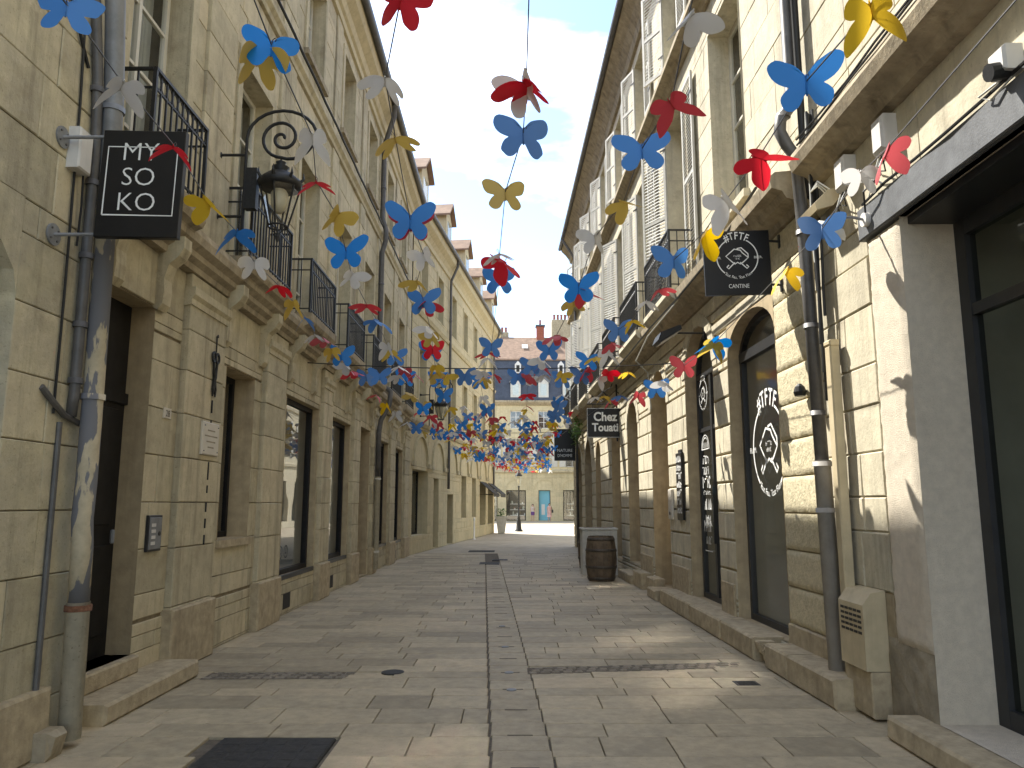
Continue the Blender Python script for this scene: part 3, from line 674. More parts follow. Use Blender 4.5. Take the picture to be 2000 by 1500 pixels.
# ground floor openings
dB = door_panel(FB, door_o, B_, 'door', 2.55, 1)
MB(FB).block(5.9, 7.6, .0, .40, 0, .15, .02, .006).build('door_step', 'stone_plinth', B_)
MB(FB).block(5.98, 7.02, -.2, .10, .15, .30, .015, .004).build('door_step', 'stone_plinth', B_)
ww = window(FB, w1, B_, 'door', 'glass', .07, 1, 1, room_m='room_dark', room_d=2.0)
for k in range(5): MB(FB).box(w1.s0 + .1, w1.s0 + .5, -.36, -.33, 1.95 + k * .2, 2.05 + k * .2).build('frosted_band', 'film', ww)
MB(FB).box(w1.s0 - .03, w1.s1 + .03, -.2, .06, w1.z0 - .09, w1.z0 - .004).build('sill', 'stone_plinth', B_)
for k, o in enumerate(sh):
    s_ = window(FB, o, B_, 'door', 'glass', .075, 1, 1, th=.09, room_m='room', room_d=3.2)
    MB(FB).box(o.s0, o.s1, -.02, .03, o.z0 - .05, o.z0 + .015).build('sill', 'dark_metal', s_)
    MB(FB).box(o.s0 + .3, o.s1 - .3, -.85, -.55, o.z0 + .02, o.z0 + .5).build('display_plinth', 'film', s_)
    MB(FB).box(o.s0 + .08, o.s0 + (o.s1 - o.s0) * (.62 if k == 0 else .4), -.42, -.40, o.z0 + .05, 3.1).build('display_panel', 'film', s_)
    for q in range(3): MB(FB).lathe((o.s0 + .5 + q * .4, -.8 - .3 * q, 2.55 - .2 * q), [(.02, .1), (.06, .05), (.07, 0), (.04, -.06), (.01, -.07)], 10).build('hanging_lamp', 'warm_lamp', s_)
    MB(FB).block(o.s0 + .25, o.s0 + .62, .015, .022, .08, .3, .002).build('cellar_vent', 'door', B_)
    if k == 0:
        dg = -.09 - .045 + .004
        pts = []
        for q in range(3): pts += [arc(11.55 + q * .28, .88, .09, 0, 360, 16), [(11.52 + q * .28, .86), (11.58 + q * .28, .86)], [(11.55 + q * .28, .84), (11.55 + q * .28, .93)]]
        stroke(pts, .014, FB.P(0, dg, 0), (0, 1, 0), (0, 0, 1), 'iron', s_, 'opening_sticker')
dd = door_panel(FB, d2, B_, 'door', 2.5, 2)
# rain pipe down the shop front
downpipe(FB, [(18.0, .42, 11.55), (18.0, .40, 11.2), (18.35, .12, 10.6), (18.42, .11, 10.3), (18.42, .11, 8.7), (18.42, .20, 8.4), (18.42, .20, 8.1), (18.42, .12, 7.8), (18.42, .12, 4.55), (18.42, .42, 4.3), (18.42, .40, 4.0), (18.42, .2, 3.6), (18.42, .16, 3.3), (18.42, .16, 2.2)], .062, 'zinc_dark', B_, (9.5, 7.0, 5.5))
downpipe(FB, [(18.42, .16, 2.25), (18.42, .16, .1)], .068, 'pipe_paint', B_, (2.2, .5))

# ---- small fittings on this house
sc = thing('scissors_sign', 'black iron scissors with a dashed cutting line on the pilaster', 'scissors sign', FB.P(8.3, .09, 1.2))
b = MB(FB); dp = .105; Z0 = 3.0
for sgn in (-1, 1):
    b.tube([(8.3 + sgn * .05 + .045 * math.cos(t * math.pi / 6), dp, 3.19 + .055 * math.sin(t * math.pi / 6)) for t in range(13)], .013, 6)
    b.tube([(8.3 + sgn * .05, dp, 3.135), (8.3 + sgn * .035, dp, 3.06), (8.3, dp + .006 * sgn, 2.97), (8.3 - sgn * .045, dp + .006 * sgn, 2.84), (8.3 - sgn * .035, dp, 2.76)], [.013, .015, .02, .019, .008], 6)
b.build('scissors', 'iron', sc)
MB(FB).tube([(8.3, dp, 3.25), (8.3, dp, 3.43), (8.325, dp, 3.45), (8.33, dp, 3.42)], .009, 6).build('hanger', 'iron', sc)
for z0, z1 in ((2.58, 2.72), (2.38, 2.50), (1.86, 2.05), (1.72, 1.80), (1.52, 1.62), (1.35, 1.45), (1.18, 1.28)):
    MB(FB).box(8.293, 8.307, .087, .10, z0, z1).build('dash', 'iron', sc)
pq = thing('stone_plaque', 'small pale marble plaque fixed to the pilaster under the scissors', 'plaque', FB.P(8.28, .09, 2.3))
MB(FB).block(8.05, 8.50, .088, .115, 2.12, 2.47, .01).build('slab', 'plaque', pq)
for a in (8.09, 8.46):
    for z in (2.16, 2.43): MB(FB).lathe((a, .117, z), [(.008, -.006), (.010, 0), (.006, .006)], 8).build('stud', 'zinc', pq)
for i, w in enumerate((.10, .17, .12, .08)):
    MB(FB).box(8.275 - w, 8.275 + w, .1145, .1165, 2.375 - i * .06, 2.39 - i * .06).build('engraved_line', 'render_grey', pq)
ic = thing('entry_intercom', 'grey metal intercom panel between black door and pilaster', 'intercom', FB.P(7.3, .02, 1.35))
MB(FB).block(7.12, 7.40, .02, .045, 1.17, 1.5, .006).build('frame', 'dark_metal', ic)
MB(FB).block(7.14, 7.38, .044, .052, 1.19, 1.48, .004).build('face_plate', 'zinc', ic)
for i in range(4): MB(FB).box(7.17, 7.25, .0515, .056, 1.23 + i * .055, 1.26 + i * .055).build('call_button', 'plastic', ic)
MB(FB).disc((7.33, .055, 1.33), .02, (1, 0, 0), .008, 12).build('lens', 'iron', ic)
hn = thing('house_number', 'little cream enamel house number plate by the black door', 'house number', FB.P(7.38, .02, 2.5))
MB(FB).block(7.30, 7.46, .02, .032, 2.42, 2.52, .003).build('plate', 'plaque', hn)
text('28', .09, FB.P(7.38, .0345, 2.437), (0, 1, 0), (0, 0, 1), 'iron', hn)

# ================================================================== LEFT: arcaded house beyond
FC = Fr((-3.30, 24.75), (2.28, 19.8), (19.8, -2.28))
C_ = thing('arcade_building', 'sunless ochre house with blind arches, awnings and attic dormers', 'building', (-2.6, 34, 0))
REVEAL = 'stone_c'
CL = 19.9
CB = [1.55 + 2.8 * i for i in range(7)]
gC = []
spec = [(0, 1.15, .58, 2.75), (1, .7, .02, 2.55), (2, .95, .02, 2.0), (3, .62, 1.0, 2.85), (4, .62, 1.0, 2.85), (5, 1.0, .55, 2.7), (6, 1.0, .55, 2.7)]
for i, w, z0, z1 in spec: gC.append(Op(CB[i] - w, CB[i] + w * .3 if i in (1, 2) else CB[i] + w, z0, z1, 0, .35))
u1 = [Op(c - .52, c + .52, 4.9, 6.9, 0, .2) for c in CB]; u2 = [Op(c - .5, c + .5, 8.6, 10.3, 0, .2) for c in CB]
wall(FC, 0, CL, 0, 11.6, gC + u1 + u2, 'stone_c', C_, 0, .0)
ashlar(FC, 0, CL, courses(0, 4.2, .42), [sk(o) for o in gC] + [(c - 1.12, c + 1.12, 2.9, 4.02) for c in CB], .8, .014, 'stone_c', C_, limit=120, near=0)
ashlar(FC, 0, CL, courses(4.42, 10.8, .45), [sk(o) for o in u1 + u2] + [(0, CL, 8.0, 8.25)], .8, .012, 'stone_c', C_, limit=150, near=0)
for i, c in enumerate(CB):
    ar = [(c - 1.1 * math.cos(math.pi * k / 14), 2.95 + 1.05 * math.sin(math.pi * k / 14)) for k in range(15)]
    ino = [(c - .98 * math.cos(math.pi * k / 14), 2.95 + .93 * math.sin(math.pi * k / 14)) for k in range(15)]
    b = MB(FC)
    for k in range(14): b.plate([ar[k], ar[k + 1], ino[k + 1], ino[k]], -.01, .07)
    b.build('blind_arch', 'stone_c', C_)
    for s in (c - 1.12, c + 1.12): MB(FC).box(s - .14, s + .14, .0, .11, 2.85, 3.0).build('impost', 'stone_b', C_)
for o in u1 + u2:
    m_ = MB(FC); m_.box(o.s0 - .13, o.s0, .01, .04, o.z0, o.z1 + .13); m_.box(o.s1, o.s1 + .13, .01, .04, o.z0, o.z1 + .13); m_.box(o.s0, o.s1, .01, .041, o.z1, o.z1 + .13); m_.build('window_surround', 'stone_c', C_)
    window(FC, o, C_, 'cream', 'glass_up', .05, 2, 3)
for i, o in enumerate(gC): window(FC, o, C_, 'door', 'glass', .07, 1, 1, room_m='room_dark', room_d=1.5)
MB(FC).prism([(0, 4.2), (.08, 4.22), (.14, 4.32), (.14, 4.40), (0, 4.43)], 0, CL).build('string_course', 'stone_b', C_)
MB(FC).prism([(0, 8.02), (.06, 8.03), (.10, 8.15), (0, 8.24)], 0, CL).build('string_course', 'stone_c', C_)
MB(FC).prism([(0, 10.8), (.07, 10.81), (.07, 11.0), (.16, 11.15), (.32, 11.3), (.36, 11.42), (.36, 11.57), (0, 11.6)], 0, CL).build('cornice', 'stone_c', C_)
MB(FC).tube([(0, .43, 11.6), (CL, .43, 11.6)], .08, 10).build('gutter', 'zinc_dark', C_, True)
rC = MB(FC).prism([(.4, 11.6), (.38, 11.7), (-4.2, 16.0), (-9, 11.7), (-9, 11.6)], 0, CL).build('roof', 'tile', C_)
MB(FC).box(CL - .02, CL, -9, -.001, 0, 11.59).build('gable_wall', 'stone_c', C_)
MB(FC).box(0.01, CL - .03, -8.99, -8.9, 0, 11.6).build('rear_wall', 'stone_c', C_)
MB(FC).box(0.01, CL - .03, -8.9, -.45, 11.45, 11.55).build('attic_floor', 'room_dark', C_)
for i in range(5):        # dormers with little tiled hoods
    c = 1.0 + i * 4.3; z0 = 11.75
    dm = MB(FC); dm.plate([(c - .55, z0), (c + .55, z0), (c + .55, z0 + 1.35), (c, z0 + 1.85), (c - .55, z0 + 1.35)], -1.9, .12); dm = dm.build('dormer', 'stone_c', C_)
    MB(FC).box(c - .32, c + .32, .10, .135, z0 + .25, z0 + 1.2).build('dormer_window', 'glass_up', dm)
    MB(FC).plate([(c - .72, z0 + 1.28), (c, z0 + 1.93), (c + .72, z0 + 1.28), (c + .72, z0 + 1.36), (c, z0 + 2.03), (c - .72, z0 + 1.36)], -2.1, .3).build('dormer_roof', 'tile', dm)
for i, s in enumerate((5.9, 18.9)):
    downpipe(FC, [(s, .42, 11.55), (s, .40, 11.3), (s + .05, .12, 10.7), (s + .05, .11, 10.3), (s + .05, .11, 3.4), (s + .05, .11, 2.2)], .055, 'zinc_dark', C_, (9, 6))
for i in (5, 6):
    o = gC[i]; a = MB(FC)
    aw = thing('awning', ('dark fabric awning over the last shop window before the plaza', 'dark fabric awning over the shop window before the last')[0 if i == 6 else 1], 'awning', FC.P(CB[i], 0, 2.7))
    MB(FC).prism([(.02, 2.75), (.02, 2.72), (.72, 2.12), (.74, 2.12), (.74, 2.15)], o.s0 - .05, o.s1 + .05).build('canopy', 'awning', aw)
    MB(FC).box(o.s0 - .05, o.s1 + .05, .725, .735, 1.98, 2.12).build('valance', 'awning', aw)
    for s in (o.s0, o.s1): MB(FC).tube([(s, .02, 2.1), (s, .7, 2.1)], .012, 6).build('arm', 'iron', aw)
b = MB(FC); tp = thing('stone_planter', 'tapered stone plant tub at the corner by the plaza', 'planter', FC.P(19.3, .5, 0))
MB(FC).lathe((19.3, .5, 0), [(.26, 0), (.28, .05), (.42, .82), (.46, .86), (.46, .93), (.40, .93), (.37, .80)], 4, R(45)).build('tub', 'planter', tp)
lf = MB()
P0 = Vector(FC.P(19.3, .5, 1.0))
for i in range(260):
    q = P0 + Vector((rnd.gauss(0, .16), rnd.gauss(0, .16), rnd.uniform(-.15, .35))); v1 = Vector((rnd.uniform(-1, 1), rnd.uniform(-1, 1), rnd.uniform(-1, 1))) * .045; v2 = Vector((rnd.uniform(-1, 1), rnd.uniform(-1, 1), rnd.uniform(-1, 1))) * .03
    lf.add([tuple(q - v1), tuple(q + v2), tuple(q + v1), tuple(q - v2)], [(0, 1, 2, 3)])
lf.build('foliage', 'leaf', tp)
bo = thing('street_bollard', 'slim white bollard standing against the arcaded facade', 'bollard', FC.P(11.4, .25, 0))
MB(FC).lathe((11.4, .25, 0), [(.07, 0), (.07, .04), (.04, .08), (.04, .85), (.055, .88), (.055, .95), (.02, 1.0)], 10).build('post', 'white', bo, True)

# ================================================================== RIGHT: rusticated house with the bar
FE = Fr((2.98, 0), (-.018, 1), (-1, -.018))
E_ = thing('rusticated_building', 'sunlit rusticated house with louvred shutters and the black bar front', 'building', (3.2, 18, 0))
REVEAL = 'stone_e'
E0, E1 = 7.0, 30.2
gw = Op(8.03, 9.72, .22, 3.45, .42, .12)                      # bar window, basket head
gd = Op(10.42, 11.98, .22, 3.55, .66, .14)                     # bar door
gn = Op(13.35, 14.75, .12, 3.35, .70, .55)                    # niche with the plain door
g4 = Op(16.2, 17.5, .35, 3.3, .55, .3)
g5 = Op(18.6, 20.0, .30, 3.3, .55, .3)
g6 = Op(22.2, 23.3, .05, 2.9, .55, .4)
g7 = Op(24.3, 26.2, .03, 2.75, .95, .7)
g8 = Op(27.2, 29.1, .03, 2.75, .95, .7)
EB = [9.35 + 2.78 * i for i in range(8)]
e1 = [Op(c - .66, c + .66, 4.95 if i else 5.3, 8.15, 0, .26) for i, c in enumerate(EB)]
e2 = [Op(c - .58, c + .58, 9.2, 11.0, 0, .26) for c in EB]
e2 = [o for o in e2 if o.s1 < E1]; e1 = [o for o in e1 if o.s1 < E1]
gr = [gw, gd, gn, g4, g5, g6, g7, g8]
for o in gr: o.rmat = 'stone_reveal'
opsE = gr + e1 + e2
wall(FE, E0, E1, 0, 11.9, opsE, 'mortar_light', E_, 0, .03)
cE = [0]
skE = [sk(o) for o in opsE]
zr = [0, .42] + [.42 + .365 * i for i in range(1, 12)]
PIER = True
ashlar(FE, 8.03, E1, zr, [q for q in skE if q[3] < 4.8] , .95, .034, 'stone_e', E_, joint=.006, gz=.026, limit=299, counter=cE, near=7, c=.012)
ashlar(FE, E0, E1, courses(4.78, 11.3, .44), skE + [(E0, E1, 8.62, 8.9)], .95, .012, 'stone_e', E_, joint=.005, limit=299, counter=cE, near=7, c=.004)
b = MB(FE); b.block(E0, 8.02, .0, .055, 0, .42, .012, .005); b.build('pier_base', 'stone_plinth', E_)
PIER_Z = [z for z in zr[1:]]
for a, c_ in ((9.78, 10.36), (12.05, 13.2), (14.9, 16.1)):
    MB(FE).block(a, c_, .0, .06, 0, .62, .012, .005).build('pier_base', 'stone_plinth', E_)
# projecting floor ledge, upper string and the deep eaves
MB(FE).prism([(.0, 4.43), (.05, 4.44), (.08, 4.50), (.20, 4.53), (.24, 4.60), (.34, 4.63), (.36, 4.74), (.30, 4.79), (0, 4.82)], E0 + .06, E1).build('ledge', 'stone_dirty', E_)
MB(FE).prism([(.0, 8.62), (.06, 8.63), (.10, 8.72), (.22, 8.78), (.22, 8.86), (0, 8.92)], E0, E1).build('string_course', 'stone_dirty', E_)
MB(FE).prism([(.0, 11.28), (.08, 11.30), (.12, 11.45), (.24, 11.62), (.36, 11.74), (.42, 11.80), (.42, 11.9), (0, 11.92)], E0, E1).build('cornice', 'stone_dirty', E_)
MB(FE).tube([(E0, .48, 11.9), (E1, .48, 11.9)], .075, 10).build('gutter', 'zinc_dark', E_, True)
MB(FE).prism([(.46, 11.92), (.44, 12.0), (-4.6, 15.6), (-9, 12), (-9, 11.92)], E0, E1).build('roof', 'tile', E_)
MB(FE).box(E1 - .02, E1, -9, .0, 0, 11.9).build('end_wall', 'stone_e', E_)
MB(FE).box(E0 + .01, E1 - .03, -8.99, -8.9, 0, 11.9).build('rear_wall', 'stone_e', E_)
MB(FE).box(E0 + .01, E1 - .03, -8.9, -.7, 11.75, 11.85).build('attic_floor', 'room_dark', E_)
MB(FE).box(E0, E0 + .03, -8.9, -.1, 0, 11.74).build('party_wall', 'stone_e', E_)
# plinth running along the bar, broken at one place
for a, c_ in ((6.35, 7.35), (7.38, 7.95), (8.3, 9.5), (9.53, 11.0), (11.03, 12.95)):
    MB(FE).block(a, c_, .0, .33, 0, .235, .02, .008).build('plinth_block', 'stone_plinth', E_)
MB(FE).block(7.98, 8.27, .0, .20, 0, .14, .02, .02).build('broken_plinth', 'stone_rough', E_)
for i in range(5):
    b = MB(FE); s = 7.98 + rnd.uniform(0, .22); b.block(s, s + rnd.uniform(.05, .12), .14, .27 + rnd.uniform(0, .04), .03 + i * .02, .13 + i * .02, .012, .02); b.build('broken_chunk', 'stone_plinth', E_)
for a, c_, h, dd in ((13.3, 14.0, .16, .34), (14.05, 14.75, .28, .20), (15.0, 15.9, .30, .26), (15.95, 17.6, .18, .30), (18.3, 20.2, .14, .25)):
    MB(FE).block(a, c_, .0, dd, 0, h, .018, .006).build('door_step', 'stone_plinth', E_)
# arched heads: voussoir ring over the door, niche and windows
for o in (gd, gn, g4, g5, g7, g8):
    c = (o.s0 + o.s1) / 2; h = (o.s1 - o.s0) / 2
    for k in range(9):
        p = []
        for rr in (0.0, .20):
            for t in ((k + .04) / 9, (k + .96) / 9):
                a = math.pi * t; p.append((c - (h + rr) * math.cos(a), o.z1 + (o.rise + rr * .9) * math.sin(a)))
        MB(FE).plate([p[0], p[1], p[3], p[2]], .02, .044 + rnd.uniform(0, .004)).build('voussoir', 'stone_e', E_)
# bar window and door joinery
wW = window(FE, gw, E_, 'dark_metal', 'glass_bar', .075, 1, 1, th=.07, room_m='room', room_d=3.4, mid=.06)
MB(FE).box(gw.s0 + .02, gw.s1 - .02, -gw.depth - .06, -gw.depth + .012, 3.38, 3.50).build('transom_bar', 'dark_metal', wW)
wD = window(FE, gd, E_, 'dark_metal', 'glass_bar', .075, 2, 1, th=.07, room_m='room', room_d=3.4, transom=[2.72], mid=.09)
MB(FE).box(gd.s0 + .60, gd.s0 + .64, -.13, -.07, 1.05, 1.85).build('door_pull', 'dark_metal', wD)
for o, p in ((gw, wW), (gd, wD)):
    for q in range(3):
        MB(FE).lathe(((o.s0 + o.s1) / 2 - .4 + q * .4, -1.0 - .3 * q, 2.9), [(.01, .5), (.012, .16), (.10, .08), (.13, 0), (.02, 0)], 12).build('pendant_lamp', 'iron', p)
    MB(FE).box(o.s0 + .1, o.s1 - .1, -1.6, -1.1, .25, 1.0).build('counter', 'oak', p)
    for q in range(5): MB(FE).lathe((o.s0 + .3 + q * .22, -1.3, 1.0), [(.03, 0), (.035, .02), (.035, .16), (.012, .22), (.012, .28)], 8).build('bottle', 'glass_lamp', p)
# niche door, far openings
dn = MB(FE).box(gn.s0, gn.s1, -.56, -.5, .12, 4.1).build('inner_door', 'stone_dirty', E_)
for z0, z1 in ((.4, 1.3), (1.5, 3.2)):
    for a in (gn.s0 + .12, gn.s0 + .76): MB(FE).block(a, a + .52, -.51, -.475, z0, z1, .015).build('door_panel', 'stone_dirty', dn)
for o in (g4, g5): window(FE, o, E_, 'dark_metal', 'glass_bar', .07, 1, 1, room_m='room_dark', room_d=2.0, transom=[2.75])
for o in (g6, g7, g8):
    MB(FE).box(o.s0, o.s1, -o.depth - .06, -o.depth + .0, o.z0, o.top).build('shop_door', 'door', E_)
# upper windows with shutters
sl_mesh = {}
def shutter(fr, s0, s1, z0, z1, parent, single):
    b = MB(fr); d0, d1 = .05, .085; w = .055
    b.box(s0, s0 + w, d0, d1, z0, z1); b.box(s1 - w, s1, d0, d1, z0, z1)
    zm = (z0 + z1) / 2
    for z in (z0, zm - w / 2, z1 - w): b.box(s0 + w, s1 - w, d0, d1 - .003, z, z + w)
    p = b.build('shutter', 'shutter', parent)
    for a in (z0 + .3, z1 - .35): MB(fr).box(s0 - .02, s0 + .12, d1, d1 + .008, a, a + .03).build('hinge', 'iron', p)
    rows = [(z0 + w, zm - w / 2), (zm + w / 2, z1 - w)]
    joined = MB(fr)
    for za, zb in rows:
        n = int((zb - za) / .058)
        for i in range(n):
            z = za + (zb - za) * (i + .5) / n
            q = [(s0 + w, d0 + .002, z + .022), (s1 - w, d0 + .002, z + .022), (s1 - w, d1 - .002, z - .018), (s0 + w, d1 - .002, z - .018)]
            q2 = [(a, d + .0, zz + .010) for a, d, zz in q]
            t = MB(fr) if single else joined
            t.add(q + q2, [(0, 1, 2, 3), (4, 5, 6, 7), (0, 1, 5, 4), (2, 3, 7, 6), (0, 3, 7, 4), (1, 2, 6, 5)])
            if single: t.build('slat', 'shutter', p)
    if not single: joined.build('slat_field', 'shutter', p, kind='stuff')
    MB(fr).box(s0 + w, s1 - w, d0 - .004, d0 + .001, z0 + w, z1 - w).build('backing', 'shutter', p) if False else None
def ajar(s, w, z0, z1, single, deg):
    """a shutter leaf standing a little away from the wall"""
    a = R(deg); p = FE.P(s, -.02, 0)
    fr = Fr((p[0], p[1]), FE.d.xy * math.cos(a) + FE.n.xy * math.sin(a), FE.n.xy * math.cos(a) - FE.d.xy * math.sin(a)); shutter(fr, 0, w, z0, z1, E_, single)
for i, o in enumerate(e1):
    window(FE, o, E_, 'cream', 'glass_high', .065, 2, 4, curtain=(i % 2 == 0))
    if i >= 1:
        ajar(o.s1 + .02, .66, o.z0 + .02, o.z1 - .02, i in (1, 2, 3), 24 + 5 * math.sin(i * 2.3)); shutter(FE, o.s0 - .66, o.s0 - .03, o.z0 + .02, o.z1 - .02, E_, i in (1,))
    if i == 0: MB(FE).box(o.s0 - .08, o.s1 + .08, -.2, .09, o.z0 - .1, o.z0 - .004).build('sill', 'stone_e', E_)
for i, o in enumerate(e2):
    window(FE, o, E_, 'cream', 'glass_high', .055, 2, 3)
    if i >= 1:
        ajar(o.s1 + .02, .58, o.z0 + .02, o.z1 - .02, False, 20 + 6 * math.sin(i * 1.7)); shutter(FE, o.s0 - .58, o.s0 - .03, o.z0 + .02, o.z1 - .02, E_, False)
for i, o in enumerate(e1):
    if i == 0: continue
    c = (o.s0 + o.s1) / 2
    bl = MB(FE).prism([(.30, 4.60), (.40, 4.66), (.44, 4.72), (.44, 4.80), (.30, 4.81)], c - 1.0, c + 1.0).build('balcony', 'stone_e', E_)
    railing(FE, c - .95, c + .95, 4.81, 5.72, .40, .03, bl, .10)
downpipe(FE, [(27.8, .46, 11.85), (27.8, .6, 11.5), (27.9, .14, 10.8), (27.9, .12, 10.4), (27.9, .12, 4.9), (27.9, .40, 4.7), (27.9, .40, 4.4), (27.9, .12, 4.1), (27.9, .12, .1)], .05, 'zinc_dark', E_)
MB(FE).tube([(7.6, .30, 4.86), (9, .385, 4.58), (11, .38, 4.56), (13, .39, 4.58), (15, .385, 4.55), (17, .39, 4.57), (19, .385, 4.5), (20, .25, 4.3)], .016, 6).build('cable_run', 'cable', E_)
MB(FE).tube([(11, .40, 4.50), (13, .40, 4.47), (14.4, .36, 4.3), (14.6, .1, 4.1), (14.62, .05, 3.4)], .013, 6).build('cable_run', 'cable_w', E_)

# ================================================================== RIGHT: stuccoed house beside the camera
FD = Fr((2.86, 0), (0, 1), (-1, 0))
D_ = thing('stucco_building', 'rough stuccoed house with a dark shop front under a grey painted beam', 'building', (3.2, 4, 0))
REVEAL = 'stucco'
sD = Op(-.6, 5.36, .16, 3.68, 0, .36)
wD1 = Op(3.45, 4.55, 5.0, 7.6, 0, .25)
sD.rmat = 'stucco'; wD1.rmat = 'stone_e'
D0, D1 = -3.0, 7.02
wall(FD, D0, D1, 0, 11.9, [sD, wD1], 'stone_e', D_, 0, .03)
def lumpy(fr, s0, s1, z0, z1, d, amp, m, name, parent, n=18, seed=0):
    """a coat of render: one thick slab with an uneven face"""
    b = MB(fr); ns = max(2, int((s1 - s0) * n)); nz_ = max(2, int((z1 - z0) * n)); r_ = random.Random(seed); idx = {}
    V = []; 
    for i in range(ns + 1):
        for j in range(nz_ + 1):
            e = i in (0, ns) or j in (0, nz_)
            V.append((s0 + (s1 - s0) * i / ns, (d * .6 if e else d) + r_.uniform(-amp, amp), z0 + (z1 - z0) * j / nz_))
    F = [(i * (nz_ + 1) + j, (i + 1) * (nz_ + 1) + j, (i + 1) * (nz_ + 1) + j + 1, i * (nz_ + 1) + j + 1) for i in range(ns) for j in range(nz_)]
    b.add(V, F)
    for i in (0, ns):
        for j in range(nz_):
            p, q = V[i * (nz_ + 1) + j], V[i * (nz_ + 1) + j + 1]; b.add([p, q, (q[0], -.01, q[2]), (p[0], -.01, p[2])], [(0, 1, 2, 3)])
    for j in (0, nz_):
        for i in range(ns):
            p, q = V[i * (nz_ + 1) + j], V[(i + 1) * (nz_ + 1) + j]; b.add([p, q, (q[0], -.01, q[2]), (p[0], -.01, p[2])], [(0, 1, 2, 3)])
    return b.build(name, m, parent, True)
for q, (za, zb) in enumerate(zip(PIER_Z, PIER_Z[1:])):
    lumpy(FE, E0 + .002, 8.026, za + .008, zb - .008, .036, .0045 if za > 1.1 else .002, 'stone_rough', 'stone_block', E_, 36, 40 + q)
lumpy(FD, 5.362, 5.86, .60, 3.66, .045, .004, 'stucco', 'stucco_pier', D_, 26, 3)
lumpy(FD, 5.366, 6.02, .02, .62, .035, .006, 'render_grey', 'rough_render', D_, 22, 4)
lumpy(FD, 5.05, 6.9, 3.95, 4.50, .02, .004, 'stone_e', 'plain_render', D_, 14, 5)
lumpy(FD, D0, 5.04, 3.95, 4.50, .02, .004, 'stone_e', 'plain_render', D_, 8, 6)
# rubble strip between stucco pier and the bar
zz = .06
while zz < 3.9:
    h = rnd.uniform(.26, .5); s = 5.90
    while s < 6.95:
        w = rnd.uniform(.35, .7); e_ = min(s + w, 6.98)
        if 6.98 - e_ < .2: e_ = 6.98
        b = MB(FD); b.cur = rnd.random(); b.block(s + .004, e_ - .004, -.01, .014 + rnd.uniform(0, .012), zz + .004, zz + h - .004, .010, .004); b.build('rubble_stone', 'stone_e' if zz > .6 else 'stone_plinth', D_)
        s = e_
    zz += h
ashlar(FD, 2.2, D1, courses(4.82, 9.2, .46), [sk(wD1)], .9, .012, 'stone_e', D_, limit=60, near=6.5, joint=.006)
MB(FD).prism([(0, 4.50), (.10, 4.51), (.14, 4.58), (.27, 4.63), (.30, 4.72), (.27, 4.80), (0, 4.83)], D0, 6.72).build('ledge', 'stone_dirty', D_)
for q in range(2): MB(FD).tube([(2.5 + i * .5, .285 + .012 * math.sin(i * 1.7 + q), 4.80 + q * .035 + .012 * math.sin(i * 2.3 + q * 2)) for i in range(9)], .010, 6).build('cable_run', 'cable', D_)
MB(FD).block(D0, 5.92, -.02, .075, 3.68, 3.94, .01).build('beam', 'beam', D_)
MB(FD).box(-.6, 5.358, -.36, -.03, 3.62, 3.677).build('lintel_soffit', 'dark_metal', D_)
MB(FD).tube([(1 + i * .4, .085 + .006 * math.sin(i * 3), 3.955 + .010 * math.sin(i * 1.9)) for i in range(13)], .012, 6).build('cable_run', 'cable', D_)
wS = window(FD, Op(-.6, 5.36, .16, 3.62, 0, .36), D_, 'dark_metal', 'glass_dim', .12, 3, 1, th=.08, room_m='room', room_d=2.6, transom=[2.95], mid=.12)
MB(FD).block(D0, 5.62, -.36, .27, 0, .155, .02, .004).build('shop_step', 'stone_plinth', D_)
MB(FD).box(2.5, 4.6, -1.6, -1.2, .17, 1.1).build('shop_counter', 'oak', wS)
MB(FD).box(3.3, 4.3, -2.4, -2.36, 1.4, 2.4).build('shop_picture', 'sign_black', wS)
MB(FD).lathe((4.35, -.75, 3.0), [(.01, .5), (.012, .15), (.09, .06), (.10, 0), (.06, -.08), (.01, -.1)], 12).build('pendant_lamp', 'warm_lamp', wS, True)
window(FD, wD1, D_, 'cream', 'glass_up', .06, 2, 4)
MB(FD).prism([(0, 11.3), (.12, 11.45), (.5, 11.7), (.5, 11.88), (0, 11.9)], D0, D1 - .05).build('cornice', 'stone_dirty', D_)
MB(FD).prism([(.5, 11.9), (.5, 12.0), (-4.2, 15.4), (-9, 12), (-9, 11.9)], D0, D1 - .05).build('roof', 'tile', D_)
MB(FD).box(D0, D1 - .05, -8.99, -8.9, 0, 11.9).build('rear_wall', 'stone_e', D_)
MB(FD).box(D0 - .05, D0 - .001, -8.99, 0, 0, 11.9).build('end_wall', 'stone_e', D_)
MB(FD).box(D0, D1 - .05, -8.9, -.4, 11.75, 11.85).build('attic_floor', 'room_dark', D_)
